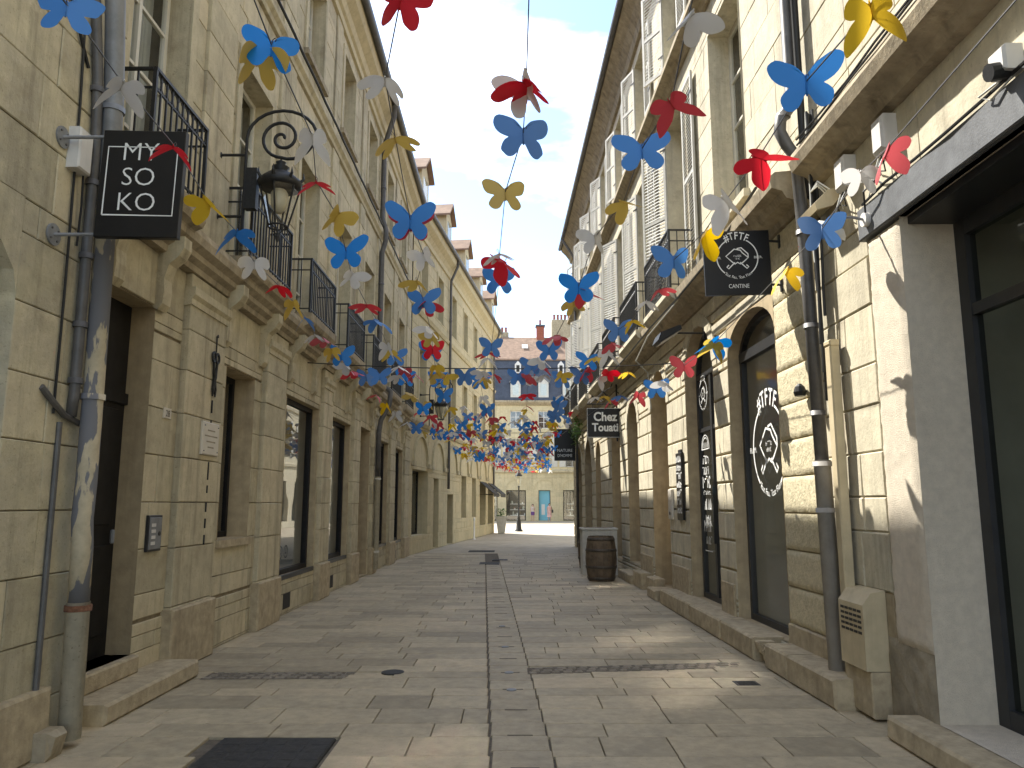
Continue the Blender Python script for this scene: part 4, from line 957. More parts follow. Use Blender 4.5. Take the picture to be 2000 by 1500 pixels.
# rain pipe, cables and conduit between the houses
RP = thing('bar_downpipe', 'long dark rain pipe with grey painted foot beside the bar', 'downpipe', FE.P(6.9, .1, 0))
downpipe(FE, [(7.0, .40, 11.8), (6.97, .14, 11.2), (6.95, .14, 5.5), (6.93, .18, 5.38), (6.92, .27, 5.26), (6.90, .29, 5.12), (6.88, .24, 4.98), (6.87, .16, 4.85), (6.85, .14, 4.05), (6.83, .14, 3.6), (6.76, .14, 1.95)], .058, 'zinc_dark', RP, (9, 7, 5.3, 4.1, 3.2, 2.4), 'upper_pipe')
downpipe(FE, [(6.76, .14, 1.98), (6.70, .14, .03)], .072, 'pipe_grey', RP, (1.95, 1.55), 'lower_pipe')
CBN = thing('cable_bundle', 'tangle of black cables running down behind the rain pipe by the bar', 'cables', FE.P(6.8, .1, 2.6))
for q in range(7):
    z0 = 2.5 + .25 * q; MB(FE).tube([(6.70 - .028 * (q % 4) + .012 * math.sin(i * 1.3 + q), .09 + .02 * (q % 3), 5.2 - (5.2 - z0) * i / 9) for i in range(10)], .013, 6).build('cable', 'cable_w' if q == 5 else 'cable', CBN)
downpipe(FE, [(6.86, .10, 11.0), (6.84, .10, 5.0), (6.74, .10, 4.4)], .035, 'cable', CBN, (), 'black_conduit')
CD = thing('beige_conduit', 'square edged beige conduit rising beside the grey pipe foot', 'conduit', FE.P(6.7, .1, 0))
MB(FE).block(6.46, 6.57, .06, .14, .02, 2.95, .012).build('cover', 'pvc', CD)
MB(FE).block(6.45, 6.58, .06, .145, 2.95, 3.0, .012).build('cap', 'pvc', CD)

# ================================================================== FAR: house across the plaza
FF = Fr((0, 75), (1, 0.03), (.03, -1))
F_ = thing('plaza_building', 'far mansard house with slate roof, dormers and tall chimneys', 'building', (3, 75, 0))
REVEAL = 'stone_c'
XC = [-10.6, -7.85, -5.1, -2.35, .4, 3.15, 5.9, 8.65, 11.4, 14.2]
go = [Op(x - .95, x + .95, .05, 2.95, 0, .25) if abs(x - 3.15) > .1 else Op(x - .58, x + .58, .05, 2.95, 0, .3) for x in XC]
fo = [Op(x - .62, x + .62, 5.2, 8.0, 0, .25) for x in XC]
fo2 = [Op(x - .58, x + .58, 8.95, 10.7, 0, .25) for x in XC]
wall(FF, -13, 22, 0, 11.6, go + fo + fo2, 'stone_c', F_, 0, 0)
ashlar(FF, -13, 22, courses(0, 4.6, .46), [sk(o) for o in go] + [(x - 1.2, x + 1.2, 2.9, 4.1) for x in XC], 1.0, .02, 'stone_c', F_, limit=0)
for i, o in enumerate(go):
    if abs((o.s0 + o.s1) / 2 - 3.15) < .1:
        dq = MB(FF).box(o.s0 + .06, o.s1 - .06, -.32, -.26, .06, 2.9).build('turquoise_door', 'turq', F_); dq['label'] = 'turquoise blue door'
        MB(FF).block(o.s0 + .3, o.s0 + .62, -.262, -.25, .6, 1.6, .01).build('poster', 'plastic', dq)
        b = MB(FF); b.box(o.s0, o.s0 + .06, -.32, -.2, .05, 2.95); b.box(o.s1 - .06, o.s1, -.32, -.2, .05, 2.95); b.box(o.s0 + .06, o.s1 - .06, -.32, -.2, 2.9, 2.95); b.build('door_frame', 'door', F_)
    else:
        w_ = window(FF, o, F_, 'door', 'glass', .08, 1, 1, room_m='room_dark', room_d=2)
        if .2 < o.s0 + 1 < 8:
            for q in range(3): MB(FF).box(o.s0 + .4, o.s1 - .1, -.9, -.6, .5 + q * .55, .56 + q * .55).build('shelf', 'white', w_)
            for q in range(14): 
                a = o.s0 + .45 + rnd.random() * 1.3; z = .56 + (q % 3) * .55; MB(FF).box(a, a + .12, -.8, -.7, z, z + rnd.uniform(.12, .35)).build('shelf_ware', rnd.choice(['white', 'brick_red', 'oak', 'film']), w_)
for x in XC:
    ar = [(x - 1.15 * math.cos(math.pi * k / 12), 3.0 + 1.1 * math.sin(math.pi * k / 12)) for k in range(13)]; ino = [(x - 1.02 * math.cos(math.pi * k / 12), 3.0 + .97 * math.sin(math.pi * k / 12)) for k in range(13)]
    b = MB(FF)
    for k in range(12): b.plate([ar[k], ar[k + 1], ino[k + 1], ino[k]], -.01, .06)
    b.build('blind_arch', 'stone_c', F_)
for o in fo + fo2:
    window(FF, o, F_, 'white', 'glass_up', .08, 2, 3)
for o in fo:
    for a in (o.s0 - .66, o.s1 + .04): MB(FF).block(a, a + .62, .01, .05, o.z0, o.z1, .01).build('shutter', 'shutter', F_)
    railing(FF, o.s0, o.s1, o.z0, o.z0 + .8, .14, .0, F_, .14, False)
MB(FF).prism([(0, 4.62), (.2, 4.66), (.25, 4.85), (0, 4.95)], -13, 22).build('string_course', 'stone_b', F_)
MB(FF).prism([(0, 11.2), (.15, 11.25), (.4, 11.5), (.4, 11.68), (0, 11.7)], -13, 22).build('cornice', 'stone_dirty', F_)
ms = MB(FF); n = 12
ms.prism([(.3, 11.7), (-.9, 15.9), (-9, 15.9), (-9, 11.7)], -13, 22); ms = ms.build('mansard_roof', 'slate', F_)
MB(FF).prism([(-.75, 15.9), (-.8, 16.05), (-4.2, 19.0), (-8.8, 16.0), (-8.8, 15.9)], -13, 22).build('upper_roof', 'tile', F_)
MB(FF).box(-13, 22, -9, -8.9, 0, 11.7).build('rear_wall', 'stone_c', F_)
for i, x in enumerate((-8, -5.2, -2.4, .35, 3.1, 5.5, 8.5, 11)):
    dm = MB(FF).plate([(x - .5, 12.0), (x + .5, 12.0), (x + .5, 13.5), (x, 13.95), (x - .5, 13.5)], -1.2, .22).build('dormer', 'planter', F_)
    MB(FF).box(x - .3, x + .3, .215, .24, 12.2, 13.3).build('dormer_window', 'glass_up', dm)
    MB(FF).plate([(x - .62, 13.45), (x, 14.0), (x + .62, 13.45), (x + .62, 13.55), (x, 14.12), (x - .62, 13.55)], -1.3, .32).build('dormer_roof', 'zinc', dm)
for i, x in enumerate((-4.2, .6, 4.9, 9)):
    dm = MB(FF).plate([(x - .3, 14.5), (x + .3, 14.5), (x + .3, 15.4), (x, 15.75), (x - .3, 15.4)], -1.8, -.3).build('dormer', 'plastic', F_)
    MB(FF).box(x - .16, x + .16, -.31, -.285, 14.62, 15.3).build('dormer_window', 'room_dark', dm)
MB(FF).add([(1.1, -2.2, 17.42), (1.7, -2.2, 17.42), (1.7, -2.8, 17.94), (1.1, -2.8, 17.94)], [(0, 1, 2, 3)]).build('skylight', 'plastic', F_)
ch = MB(FF).block(2.7, 3.5, -4.6, -3.8, 18.6, 20.1, .02).build('chimney', 'brick_red', F_)
MB(FF).box(2.6, 3.6, -4.7, -3.7, 20.1, 20.25).build('chimney_cap', 'slate', ch); MB(FF).lathe((3.1, -4.2, 20.25), [(.12, 0), (.10, .5), (.13, .52), (.13, .6)], 8).build('chimney_pot', 'brick_red', ch)
ch = MB(FF).block(4.3, 6.4, -4.9, -3.6, 15.9, 20.8, .02).build('chimney', 'stone_dirty', F_)
for q in range(5): MB(FF).lathe((4.6 + q * .38, -4.2, 20.8), [(.13, 0), (.11, .55), (.14, .57), (.14, .65)], 8).build('chimney_pot', 'brick_red', ch)
ch = MB(FF).block(-2.4, -.2, -5.4, -4.4, 16.5, 19.6, .02).build('chimney', 'stone_dirty', F_)
for q in range(5): MB(FF).lathe((-2.1 + q * .4, -4.9, 19.6), [(.13, 0), (.11, .5), (.14, .52), (.14, .6)], 8).build('chimney_pot', 'brick_red', ch)
ch = MB(FF).block(-5.4, -3.4, -5.4, -4.4, 16.5, 20.4, .02).build('chimney', 'stone_dirty', F_)

# ================================================================== PLAZA SIDE: the sunny house that the shop windows mirror
FG = Fr((8.6, 0), (0, 1), (-1, 0))
G_ = thing('mirrored_building', 'sunny pale house beside the plaza, seen mirrored in the left shop windows', 'building', (9, 55, 0))
REVEAL = 'stone_e'
gy = [37.6 + 3.1 * i for i in range(11)]
og = [Op(y_ - 1.0, y_ + 1.0, .4, 3.2, 0, .2) for y_ in gy]; og1 = [Op(y_ - .6, y_ + .6, 4.9, 7.4, 0, .2) for y_ in gy]; og2 = [Op(y_ - .55, y_ + .55, 8.7, 10.4, 0, .2) for y_ in gy]
wall(FG, 35.5, 71, 0, 11.6, og + og1 + og2, 'stone_e', G_)
for o in og: window(FG, o, G_, 'door', 'glass_up', .08, 2, 1)
for o in og1 + og2:
    window(FG, o, G_, 'white', 'glass_up', .07, 2, 3)
    for a_ in (o.s0 - .6, o.s1 + .03): MB(FG).block(a_, a_ + .57, .01, .05, o.z0, o.z1, .01).build('shutter', 'shutter', G_)
for z in (4.2, 8.1): MB(FG).prism([(0, z), (.12, z + .03), (.16, z + .2), (0, z + .26)], 35.5, 71).build('string_course', 'stone_e', G_)
MB(FG).prism([(0, 11.2), (.2, 11.3), (.45, 11.5), (.45, 11.65), (0, 11.7)], 35.5, 71).build('cornice', 'stone_e', G_)
MB(FG).prism([(.45, 11.7), (.45, 11.78), (-4.5, 15.5), (-9, 11.78), (-9, 11.7)], 35.5, 71).build('roof', 'tile', G_)
MB(FG).box(35.5, 71, -9, -8.9, 0, 11.7).build('rear_wall', 'stone_e', G_)
for y_ in (35.5, 70.97): MB(FG).box(y_, y_ + .03, -8.9, -.001, 0, 11.69).build('end_wall', 'stone_e', G_)

# ================================================================== HANGING SIGNS
def at(u, v, y):
    """the point at depth y seen at the measured place (u, v) of the 2000 x 1500 survey picture"""
    a = (u - 1000) / 1500; b = -(v - 750) / 1500; S_, C_2 = math.sin(PITCH), math.cos(PITCH)
    dy = C_2 - S_ * b; t = y / dy
    return Vector((t * a, y, CAM_H + t * (S_ + C_2 * b)))
def panel(c, w, h, th, yaw, m, parent, name='panel', roll=0.0):
    """thin upright board; its face looks towards -y when yaw is 0; returns origin, right, up of the face"""
    r = Vector((math.cos(yaw), math.sin(yaw), 0)); n = Vector((math.sin(yaw), -math.cos(yaw), 0)); u = Vector((0, 0, 1))
    r, u = r * math.cos(roll) + u * math.sin(roll), u * math.cos(roll) - r * math.sin(roll)
    c = Vector(c); b = MB(); v = []
    e = .004
    for d, k in ((-th / 2, 0), (th / 2 - e, 0), (th / 2, e)):
        for sx, sz in ((-1, -1), (1, -1), (1, 1), (-1, 1)): v.append(tuple(c + r * (sx * (w / 2 - k)) + u * (sz * (h / 2 - k)) + n * d))
    f = [(0, 1, 2, 3), (8, 9, 10, 11)]
    for a in (0, 4):
        for k in range(4): f.append((a + k, a + (k + 1) % 4, a + 4 + (k + 1) % 4, a + 4 + k))
    b.add(v, f); o = b.build(name, m, parent)
    return o, c + n * (th / 2 + .003), r, u
# square sign on two steel rods (left)
ys = 4.93; p0, p1 = at(205, 255, ys), at(350, 467, ys)
tl, tr, br, bl_ = at(206, 255, ys), at(364, 262, ys), at(351, 468, ys), at(187, 463, ys)
cx_ = (tl + tr + br + bl_) / 4; w_ = ((tr - tl).length + (br - bl_).length) / 2; h_ = ((tl - bl_).length + (tr - br).length) / 2
S1 = thing('shop_sign', 'square black hanging sign with white framed capitals on two steel rods', 'sign', tuple(cx_))
pn, O, rv, uv = panel(cx_, w_, h_, .05, R(0), 'sign_black', S1, roll=R(-1.2))
fwid = w_ * .42
stroke([[(-fwid, -h_ * .30), (fwid, -h_ * .30), (fwid, h_ * .34), (-fwid, h_ * .34), (-fwid, -h_ * .30)]], .010, O, rv, uv, 'letter', pn, 'frame_line')
b = MB()
for i, (wd, yy) in enumerate((('MY', .145), ('SO', -.015), ('KO', -.175))): text(wd, .185, O + uv * (yy * h_ / .68) - rv * .015, rv, uv, 'letter', pn, bold=-.002)
for v_ in (268, 458):
    pw = Vector((-3.08, ys, at(120 if v_ < 300 else 108, v_, ys).z)); pe = cx_ - rv * (w_ / 2 - .02); pe.z = pw.z
    MB().tube([tuple(pw), tuple(pe)], .013, 8).build('rod', 'zinc', S1, True)
    MB().disc(tuple(pw + Vector((.008, 0, 0))), .075, (1, 0, 0), .012, 20).build('rod_flange', 'zinc', S1)
    for k in range(4): MB().disc(tuple(pw + Vector((.016, .05 * math.cos(k * 1.57 + .7), .05 * math.sin(k * 1.57 + .7)))), .008, (1, 0, 0), .01, 8).build('flange_bolt', 'zinc_dark', S1)
# bar sign (right)
ys = 7.72; wx = FE.P(ys, .03, 0)[0]
c = (at(1370, 452, ys) + at(1501, 447, ys) + at(1510, 578, ys) + at(1377, 580, ys)) / 4
S2 = thing('bar_sign', 'square black hanging sign with a white circular emblem beside the bar', 'sign', tuple(c))
w_, h_ = .685, .69
pn, O, rv, uv = panel(c, w_, h_, .04, R(-2), 'sign_black', S2, roll=R(1))
def scribble(O, rv, uv, x0, x1, z, h, parent, w=None):
    """a line of painted marks too small to read in the photograph"""
    P = []; x = x0; q = random.Random(int(abs(z) * 997 + x1 * 131)); w = w or h * .13
    while x < x1:
        c = h * q.uniform(.32, .5); y0 = z; y1 = z + h * q.choice([1, 1, .8])
        P.append(q.choice([[(x, y0), (x, y1)], [(x, y0), (x + c * .5, y1), (x + c, y0)], arc(x + c / 2, (y0 + y1) / 2, c / 2, 40, 330, 8, (y1 - y0) / 2), [(x, y1), (x + c, y1)], [(x, y0), (x, y1), (x + c, (y0 + y1) / 2)]])); x += c * 1.25
    stroke(P, w, O, rv, uv, 'letter', parent, 'painted_line')
def emblem(O, rv, uv, k, parent, full=True):
    """ring with letters round it and two crossed pizza peels"""
    lines = [arc(0, 0, .235 * k, -50, 62, 16), arc(0, 0, .235 * k, 118, 230, 16)]
    pe = [[(-.10, -.085), (-.125, -.11), (-.105, -.13), (-.08, -.105), (-.03, -.055)], [(.10, -.085), (.125, -.11), (.105, -.13), (.08, -.105), (.03, -.055)],
          [(-.06, -.05), (-.13, .02), (-.03, .105), (.04, .09), (.06, .06), (.125, .0), (.07, -.05), (.03, -.075), (.0, -.055), (-.03, -.075), (-.06, -.05)], [(.0, .11), (.05, .12), (.125, .045), (.125, .0)]]
    lines += [[(x * k, y * k) for x, y in p] for p in pe]
    stroke(lines, .013 * k, O, rv, uv, 'letter', parent, 'emblem_line')
    for ch_, a in zip('#TFTF', (116, 103, 90, 77, 64)):
        q = R(a); r2 = rv * math.sin(q) - uv * math.cos(q); u2 = rv * math.cos(q) + uv * math.sin(q)
        text(ch_, .125 * k, O + rv * (.225 * k * math.cos(q)) + uv * (.225 * k * math.sin(q)), r2, u2, 'letter', parent, bold=.002 * k, sx=.78)
    s_ = 'Tout Feu, Tout Flam'
    for i, ch_ in enumerate(s_):
        q = R(232 + (308 - 232) * (i + .5) / len(s_)); r2 = -rv * math.sin(q) + uv * math.cos(q); u2 = -rv * math.cos(q) - uv * math.sin(q)
        if ch_ != ' ': text(ch_, .048 * k, O + rv * (.25 * k * math.cos(q)) + uv * (.25 * k * math.sin(q)), r2, u2, 'letter', parent)
    text('FLAM.', .042 * k, O - rv * .24 * k - uv * .012 * k, rv, uv, 'letter', parent); text('BEER.', .042 * k, O + rv * .24 * k - uv * .012 * k, rv, uv, 'letter', parent)
    scribble(O, rv, uv, -.04 * k, .04 * k, .012 * k, .022 * k, parent); scribble(O, rv, uv, -.028 * k, .028 * k, -.02 * k, .022 * k, parent)
emblem(O + uv * .05, rv, uv, .90, pn)
text('CANTINE', .062, O - uv * .275, rv, uv, 'letter', pn, sx=.8)
for dz in (.235, -.235):
    zb = c.z + dz; e = c + rv * (w_ / 2)
    MB().tube([(e.x - .02, e.y, zb), (wx, ys, zb)], .013, 6).build('bracket', 'iron', S2); MB().box(wx - .022, wx - .002, ys - .02, ys + .02, zb - .07, zb + .07).build('wall_plate', 'iron', S2)
# two line sign on a wrought bracket (right, further on)
ys = 18.6; wx = FE.P(ys, .03, 0)[0]; c = (at(1147, 797, ys) + at(1217, 855, ys)) / 2; w_ = (at(1217, 0, ys) - at(1147, 0, ys)).x * .93; h_ = at(1180, 797, ys).z - at(1180, 855, ys).z
S3 = thing('bracket_sign', 'black two line sign with grey border hung from a scrolled iron bracket', 'sign', tuple(c))
pn, O, rv, uv = panel(c, w_, h_, .04, 0, 'sign_black', S3)
stroke([[(-w_ * .49, -h_ * .485), (w_ * .49, -h_ * .485), (w_ * .49, h_ * .485), (-w_ * .49, h_ * .485), (-w_ * .49, -h_ * .485)]], .012, O, rv, uv, 'letter', pn, 'border_line')
text('Chez', .30, O + uv * .05, rv, uv, 'letter', pn, bold=.009, sx=.9); text('Touati', .27, O - uv * .20, rv, uv, 'letter', pn, bold=.009, sx=.9)
zt = c.z + h_ / 2
b = MB(); b.tube([(c.x - w_ / 2, ys, zt + .10), (wx, ys, zt + .10)], .016, 6); b.tube([(wx - .06, ys, zt + .9), (wx - .06, ys, c.z - .45)], .022, 8)
for k in (-.3, .3): b.tube([(c.x + k, ys, zt), (c.x + k, ys, zt + .1)], .008, 6)
for (sx_, r0) in ((c.x + .05, .17), (c.x + .42, .15), (c.x - .25, .10)):
    b.tube([(sx_ + r0 * (1 - t / 26) * math.cos(t * .42), ys, zt + .14 + r0 + r0 * (1 - t / 26) * math.sin(t * .42 - 1.5)) for t in range(24)], .012, 6)
b.tube([(c.x - .35, ys, zt + .12), (c.x + .0, ys, zt + .42), (wx - .2, ys, zt + .5), (wx - .06, ys, zt + .88)], .012, 6)
b.build('scrolled_bracket', 'iron', S3)
# last sign before the plaza
ys = 28.6; wx = FE.P(ys, .03, 0)[0]; c = (at(1083, 838, ys) + at(1123, 900, ys)) / 2; w_ = (at(1123, 0, ys) - at(1083, 0, ys)).x * .93; h_ = at(1100, 838, ys).z - at(1100, 900, ys).z
S4 = thing('tall_sign', 'tall narrow black sign with two lines of grey capitals near the plaza', 'sign', tuple(c))
pn, O, rv, uv = panel(c, w_, h_, .06, 0, 'sign_black', S4)
text('NATURE', .155, O - uv * .26, rv, uv, 'letter', pn, sx=.95); text("D'HOMME", .155, O - uv * .45, rv, uv, 'letter', pn, sx=.78)
for z in (c.z + h_ / 2 - .05, c.z - h_ / 2 + .06): MB().tube([(c.x + w_ / 2 - .02, ys, z), (wx, ys, z)], .018, 6).build('bracket', 'iron', S4)
# emblems on the bar glass
def on_glass(o, s, z, k, parent):
    O = Vector(FE.P(s, -o.depth + .004, z)); emblem(O, -FE.d, Vector((0, 0, 1)), k, parent)
on_glass(gw, 8.80, 2.24, 2.2, wW)
on_glass(gd, 11.58, 3.25, .95, wD)
O = Vector(FE.P(11.56, -gd.depth + .004, 0)); rv, uv = -FE.d, Vector((0, 0, 1))
for z, h, x in ((2.20, .12, .17), (2.04, .11, .19), (1.84, .17, .20), (1.74, .06, .18), (1.52, .16, .14), (1.30, .14, .13), (1.20, .16, .20), (1.02, .11, .14)):
    scribble(O, rv, uv, -x, x, z, h, wD)
stroke([arc(0, 2.42, .17, 0, 180, 14), arc(0, 2.42, .21, 0, 180, 14), [(-.21, 2.42), (.21, 2.42)], [(-.2, .92), (.2, .92)]] + [[(x, 2.44), (x * 1.0, 2.52)] for x in (-.12, -.06, 0, .06, .12)], .014, O, rv, uv, 'letter', wD, 'glass_drawing')
O = Vector(FE.P(10.86, -gd.depth + .004, 0))
for i in range(6): scribble(O, rv, uv, -.14, .14, 1.30 - i * .10, .06, wD)
MB(FE).box(10.78, 10.92, -.135, -.132, 1.75, 1.92).build('blue_sticker', 'turq', wD)
# menu board and house plate further along
mb_ = thing('menu_board', 'narrow black chalked board fixed edge-on to the rusticated pier', 'menu board', FE.P(12.35, .05, 1.9))
pn = MB(FE).block(12.22, 12.62, .04, .075, 1.35, 2.42, .006).build('board', 'sign_black', mb_)
O = Vector(FE.P(12.42, .0785, 0))
for i in range(7): scribble(O, -FE.d, uv, -.16, .15, 2.27 - i * .135, .095, pn, .02)
MB(FE).box(12.3, 12.5, .035, .06, 2.42, 2.47).build('hanger', 'iron', mb_)
lb = thing('letter_box', 'small cream call box on the niche jamb', 'call box', FE.P(13.3, .03, 1.5))
MB(FE).block(13.02, 13.28, .034, .075, 1.35, 1.85, .01).build('case', 'plaque', lb); MB(FE).disc((13.15, .079, 1.45), .03, (1, 0, 0), .008, 12).build('bell_push', 'iron', lb)

# ================================================================== WALL FITTINGS, RIGHT
def boxy(s, z, w, h, lab, yaw=0):
    o = thing('cable_box', lab, 'junction box', FD.P(s, .1, z)); MB(FD).block(s, s + w, .02, .13, z, z + h, .012).build('case', 'plastic', o)
    MB(FD).block(s + .015, s + w - .015, .128, .14, z + .015, z + h - .015, .006).build('lid', 'plastic', o)
    for q in range(4): MB(FD).tube([(s + .04 + q * .05, .08, z), (s + .05 + q * .06, .12, z - .07 - .03 * q), (s + .12 + q * .07, .07, z - .13), (s + .3 + q * .05, .05, z - .05 - .05 * q)], .006, 5).build('lead', 'cable_w' if q % 2 else 'cable', o)
boxy(5.98, 4.19, .17, .27, 'white cable box under the ledge, close to the rain pipe')
boxy(5.30, 4.19, .17, .27, 'white cable box under the ledge, above the stucco pier')
fl = thing('flood_lamp', 'cream flood lamp with white leads beside the rain pipe', 'flood lamp', FD.P(6.4, .15, 4.25))
MB(FD).prism([(.04, 4.210), (.10, 4.140), (.24, 4.100), (.26, 4.160), (.14, 4.280), (.05, 4.300)], 6.28, 6.61).build('housing', 'pvc', fl)
MB(FD).prism([(.10, 4.132), (.24, 4.092), (.24, 4.095), (.10, 4.136)], 6.30, 6.59).build('lens', 'glass_lamp', fl)
for q in range(3): MB(FD).tube([(6.43 - .05 * q, .08, 4.290), (6.43, .16, 4.380 + .02 * q), (6.63, .14, 4.410), (6.78, .08, 4.310)], .007, 5).build('lead', 'cable_w', fl)
sm = thing('security_camera', 'small white security camera fixed above the grey beam', 'camera', FD.P(3.95, .1, 4.0))
MB(FD).block(3.9, 4.05, .04, .15, 3.97, 4.12, .015).build('case', 'plastic', sm); MB(FD).tube([(3.97, .1, 4.0), (3.97, .2, 3.98)], .05, 12).build('lens_barrel', 'iron', sm); MB(FD).tube([(4.05, .06, 4.0), (4.2, .12, 3.96), (4.12, .1, 3.9), (3.95, .08, 3.95)], .007, 5).build('lead', 'cable_w', sm)
# dish lamp on an arm at the beam
dl = thing('dish_lamp', 'grey dish lamp on a short arm at the end of the beam', 'wall lamp', FD.P(5.72, .08, 3.83))
MB(FD).disc((5.74, .095, 3.80), .055, tuple(FD.n), .04, 18).build('wall_rose', 'plastic', dl)
MB(FD).tube([(5.74, .10, 3.80), (5.74, .20, 3.82), (5.73, .30, 3.81), (5.72, .36, 3.78)], .011, 8).build('arm', 'zinc', dl)
q0 = Vector(FD.P(5.72, .37, 3.75)); ax = Vector((-.35, .45, -.85)).normalized(); u_ = ax.orthogonal().normalized(); v_ = ax.cross(u_)
ds = MB()
pr = [(.02, -.02), (.10, .0), (.135, .04), (.145, .075)]
for r_, h in pr:
    for j in range(20): 
        a = 2 * math.pi * j / 20; ds.v.append(tuple(q0 + ax * h + (u_ * math.cos(a) + v_ * math.sin(a)) * r_))
for i in range(3):
    for j in range(20): ds.f.append([i * 20 + j, i * 20 + (j + 1) % 20, (i + 1) * 20 + (j + 1) % 20, (i + 1) * 20 + j]); ds.t.append(.5)
ds.f.append(list(range(20))); ds.t.append(.5)
ds.build('dish', 'planter', dl, True)
MB().disc(tuple(q0 + ax * .03), .05, tuple(ax), .06, 12).build('bulb', 'warm_lamp', dl)
MB(FD).tube([(5.72, .10, 3.84), (5.62, .15, 3.98), (5.48, .12, 4.02), (5.42, .10, 3.96)], .008, 5).build('lead', 'cable', dl)
# projector over the bar door
pj = thing('projector_lamp', 'slim black floodlight on a rod above the bar door', 'flood lamp', FE.P(11.4, .5, 4.0))
pw = Vector(FE.P(10.75, .03, 4.02)); pe = Vector(FE.P(10.75, .42, 4.02))
MB().tube([tuple(pw), tuple(pe)], .014, 8).build('rod', 'iron', pj); MB().box(pw.x - .02, pw.x, pw.y - .04, pw.y + .04, pw.z - .08, pw.z + .08).build('wall_plate', 'iron', pj)
hp = MB(); hp.prism([(.40, 4.06), (.40, 4.10), (.66, 3.98), (.68, 3.86), (.64, 3.86)], 0, 1); 
hd = MB(FE); hd.prism([(.40, 4.04), (.42, 4.10), (.70, 3.99), (.74, 3.88), (.70, 3.86)], 10.55, 10.98).build('head', 'iron', pj)
hd2 = MB(FE); hd2.prism([(.415, 4.025), (.69, 3.852), (.69, 3.848), (.415, 4.02)], 10.58, 10.95).build('lens', 'plastic', pj)
# meter box near the pavement
gb = thing('meter_box', 'beige meter box with a louvred top standing against the rough wall', 'meter box', FD.P(6.25, .1, .35))
bd = MB(FD).prism([(.02, .36), (.20, .36), (.20, .84), (.13, .93), (.02, .95)], 6.02, 6.46).build('case', 'pvc', gb)
for r_ in range(5):
    for c__ in range(5): MB(FD).box(6.06 + c__ * .075, 6.12 + c__ * .075, .198, .203, .62 + r_ * .04, .64 + r_ * .04).build('louvre_slot', 'iron', gb)
MB(FD).block(6.02, 6.47, .02, .17, .02, .355, .012).build('base', 'stone_plinth', gb)
sb = thing('wall_siren', 'little dark bell fitting on the vermiculated pier', 'wall fitting', FE.P(7.3, .08, 3.1))
MB(FE).lathe((7.26, .10, 2.62), [(.05, 0), (.06, .04), (.045, .09), (.015, .12)], 12).build('cap', 'iron', sb); MB(FE).tube([(7.26, .02, 2.66), (7.26, .10, 2.70)], .012, 6).build('stem', 'iron', sb)

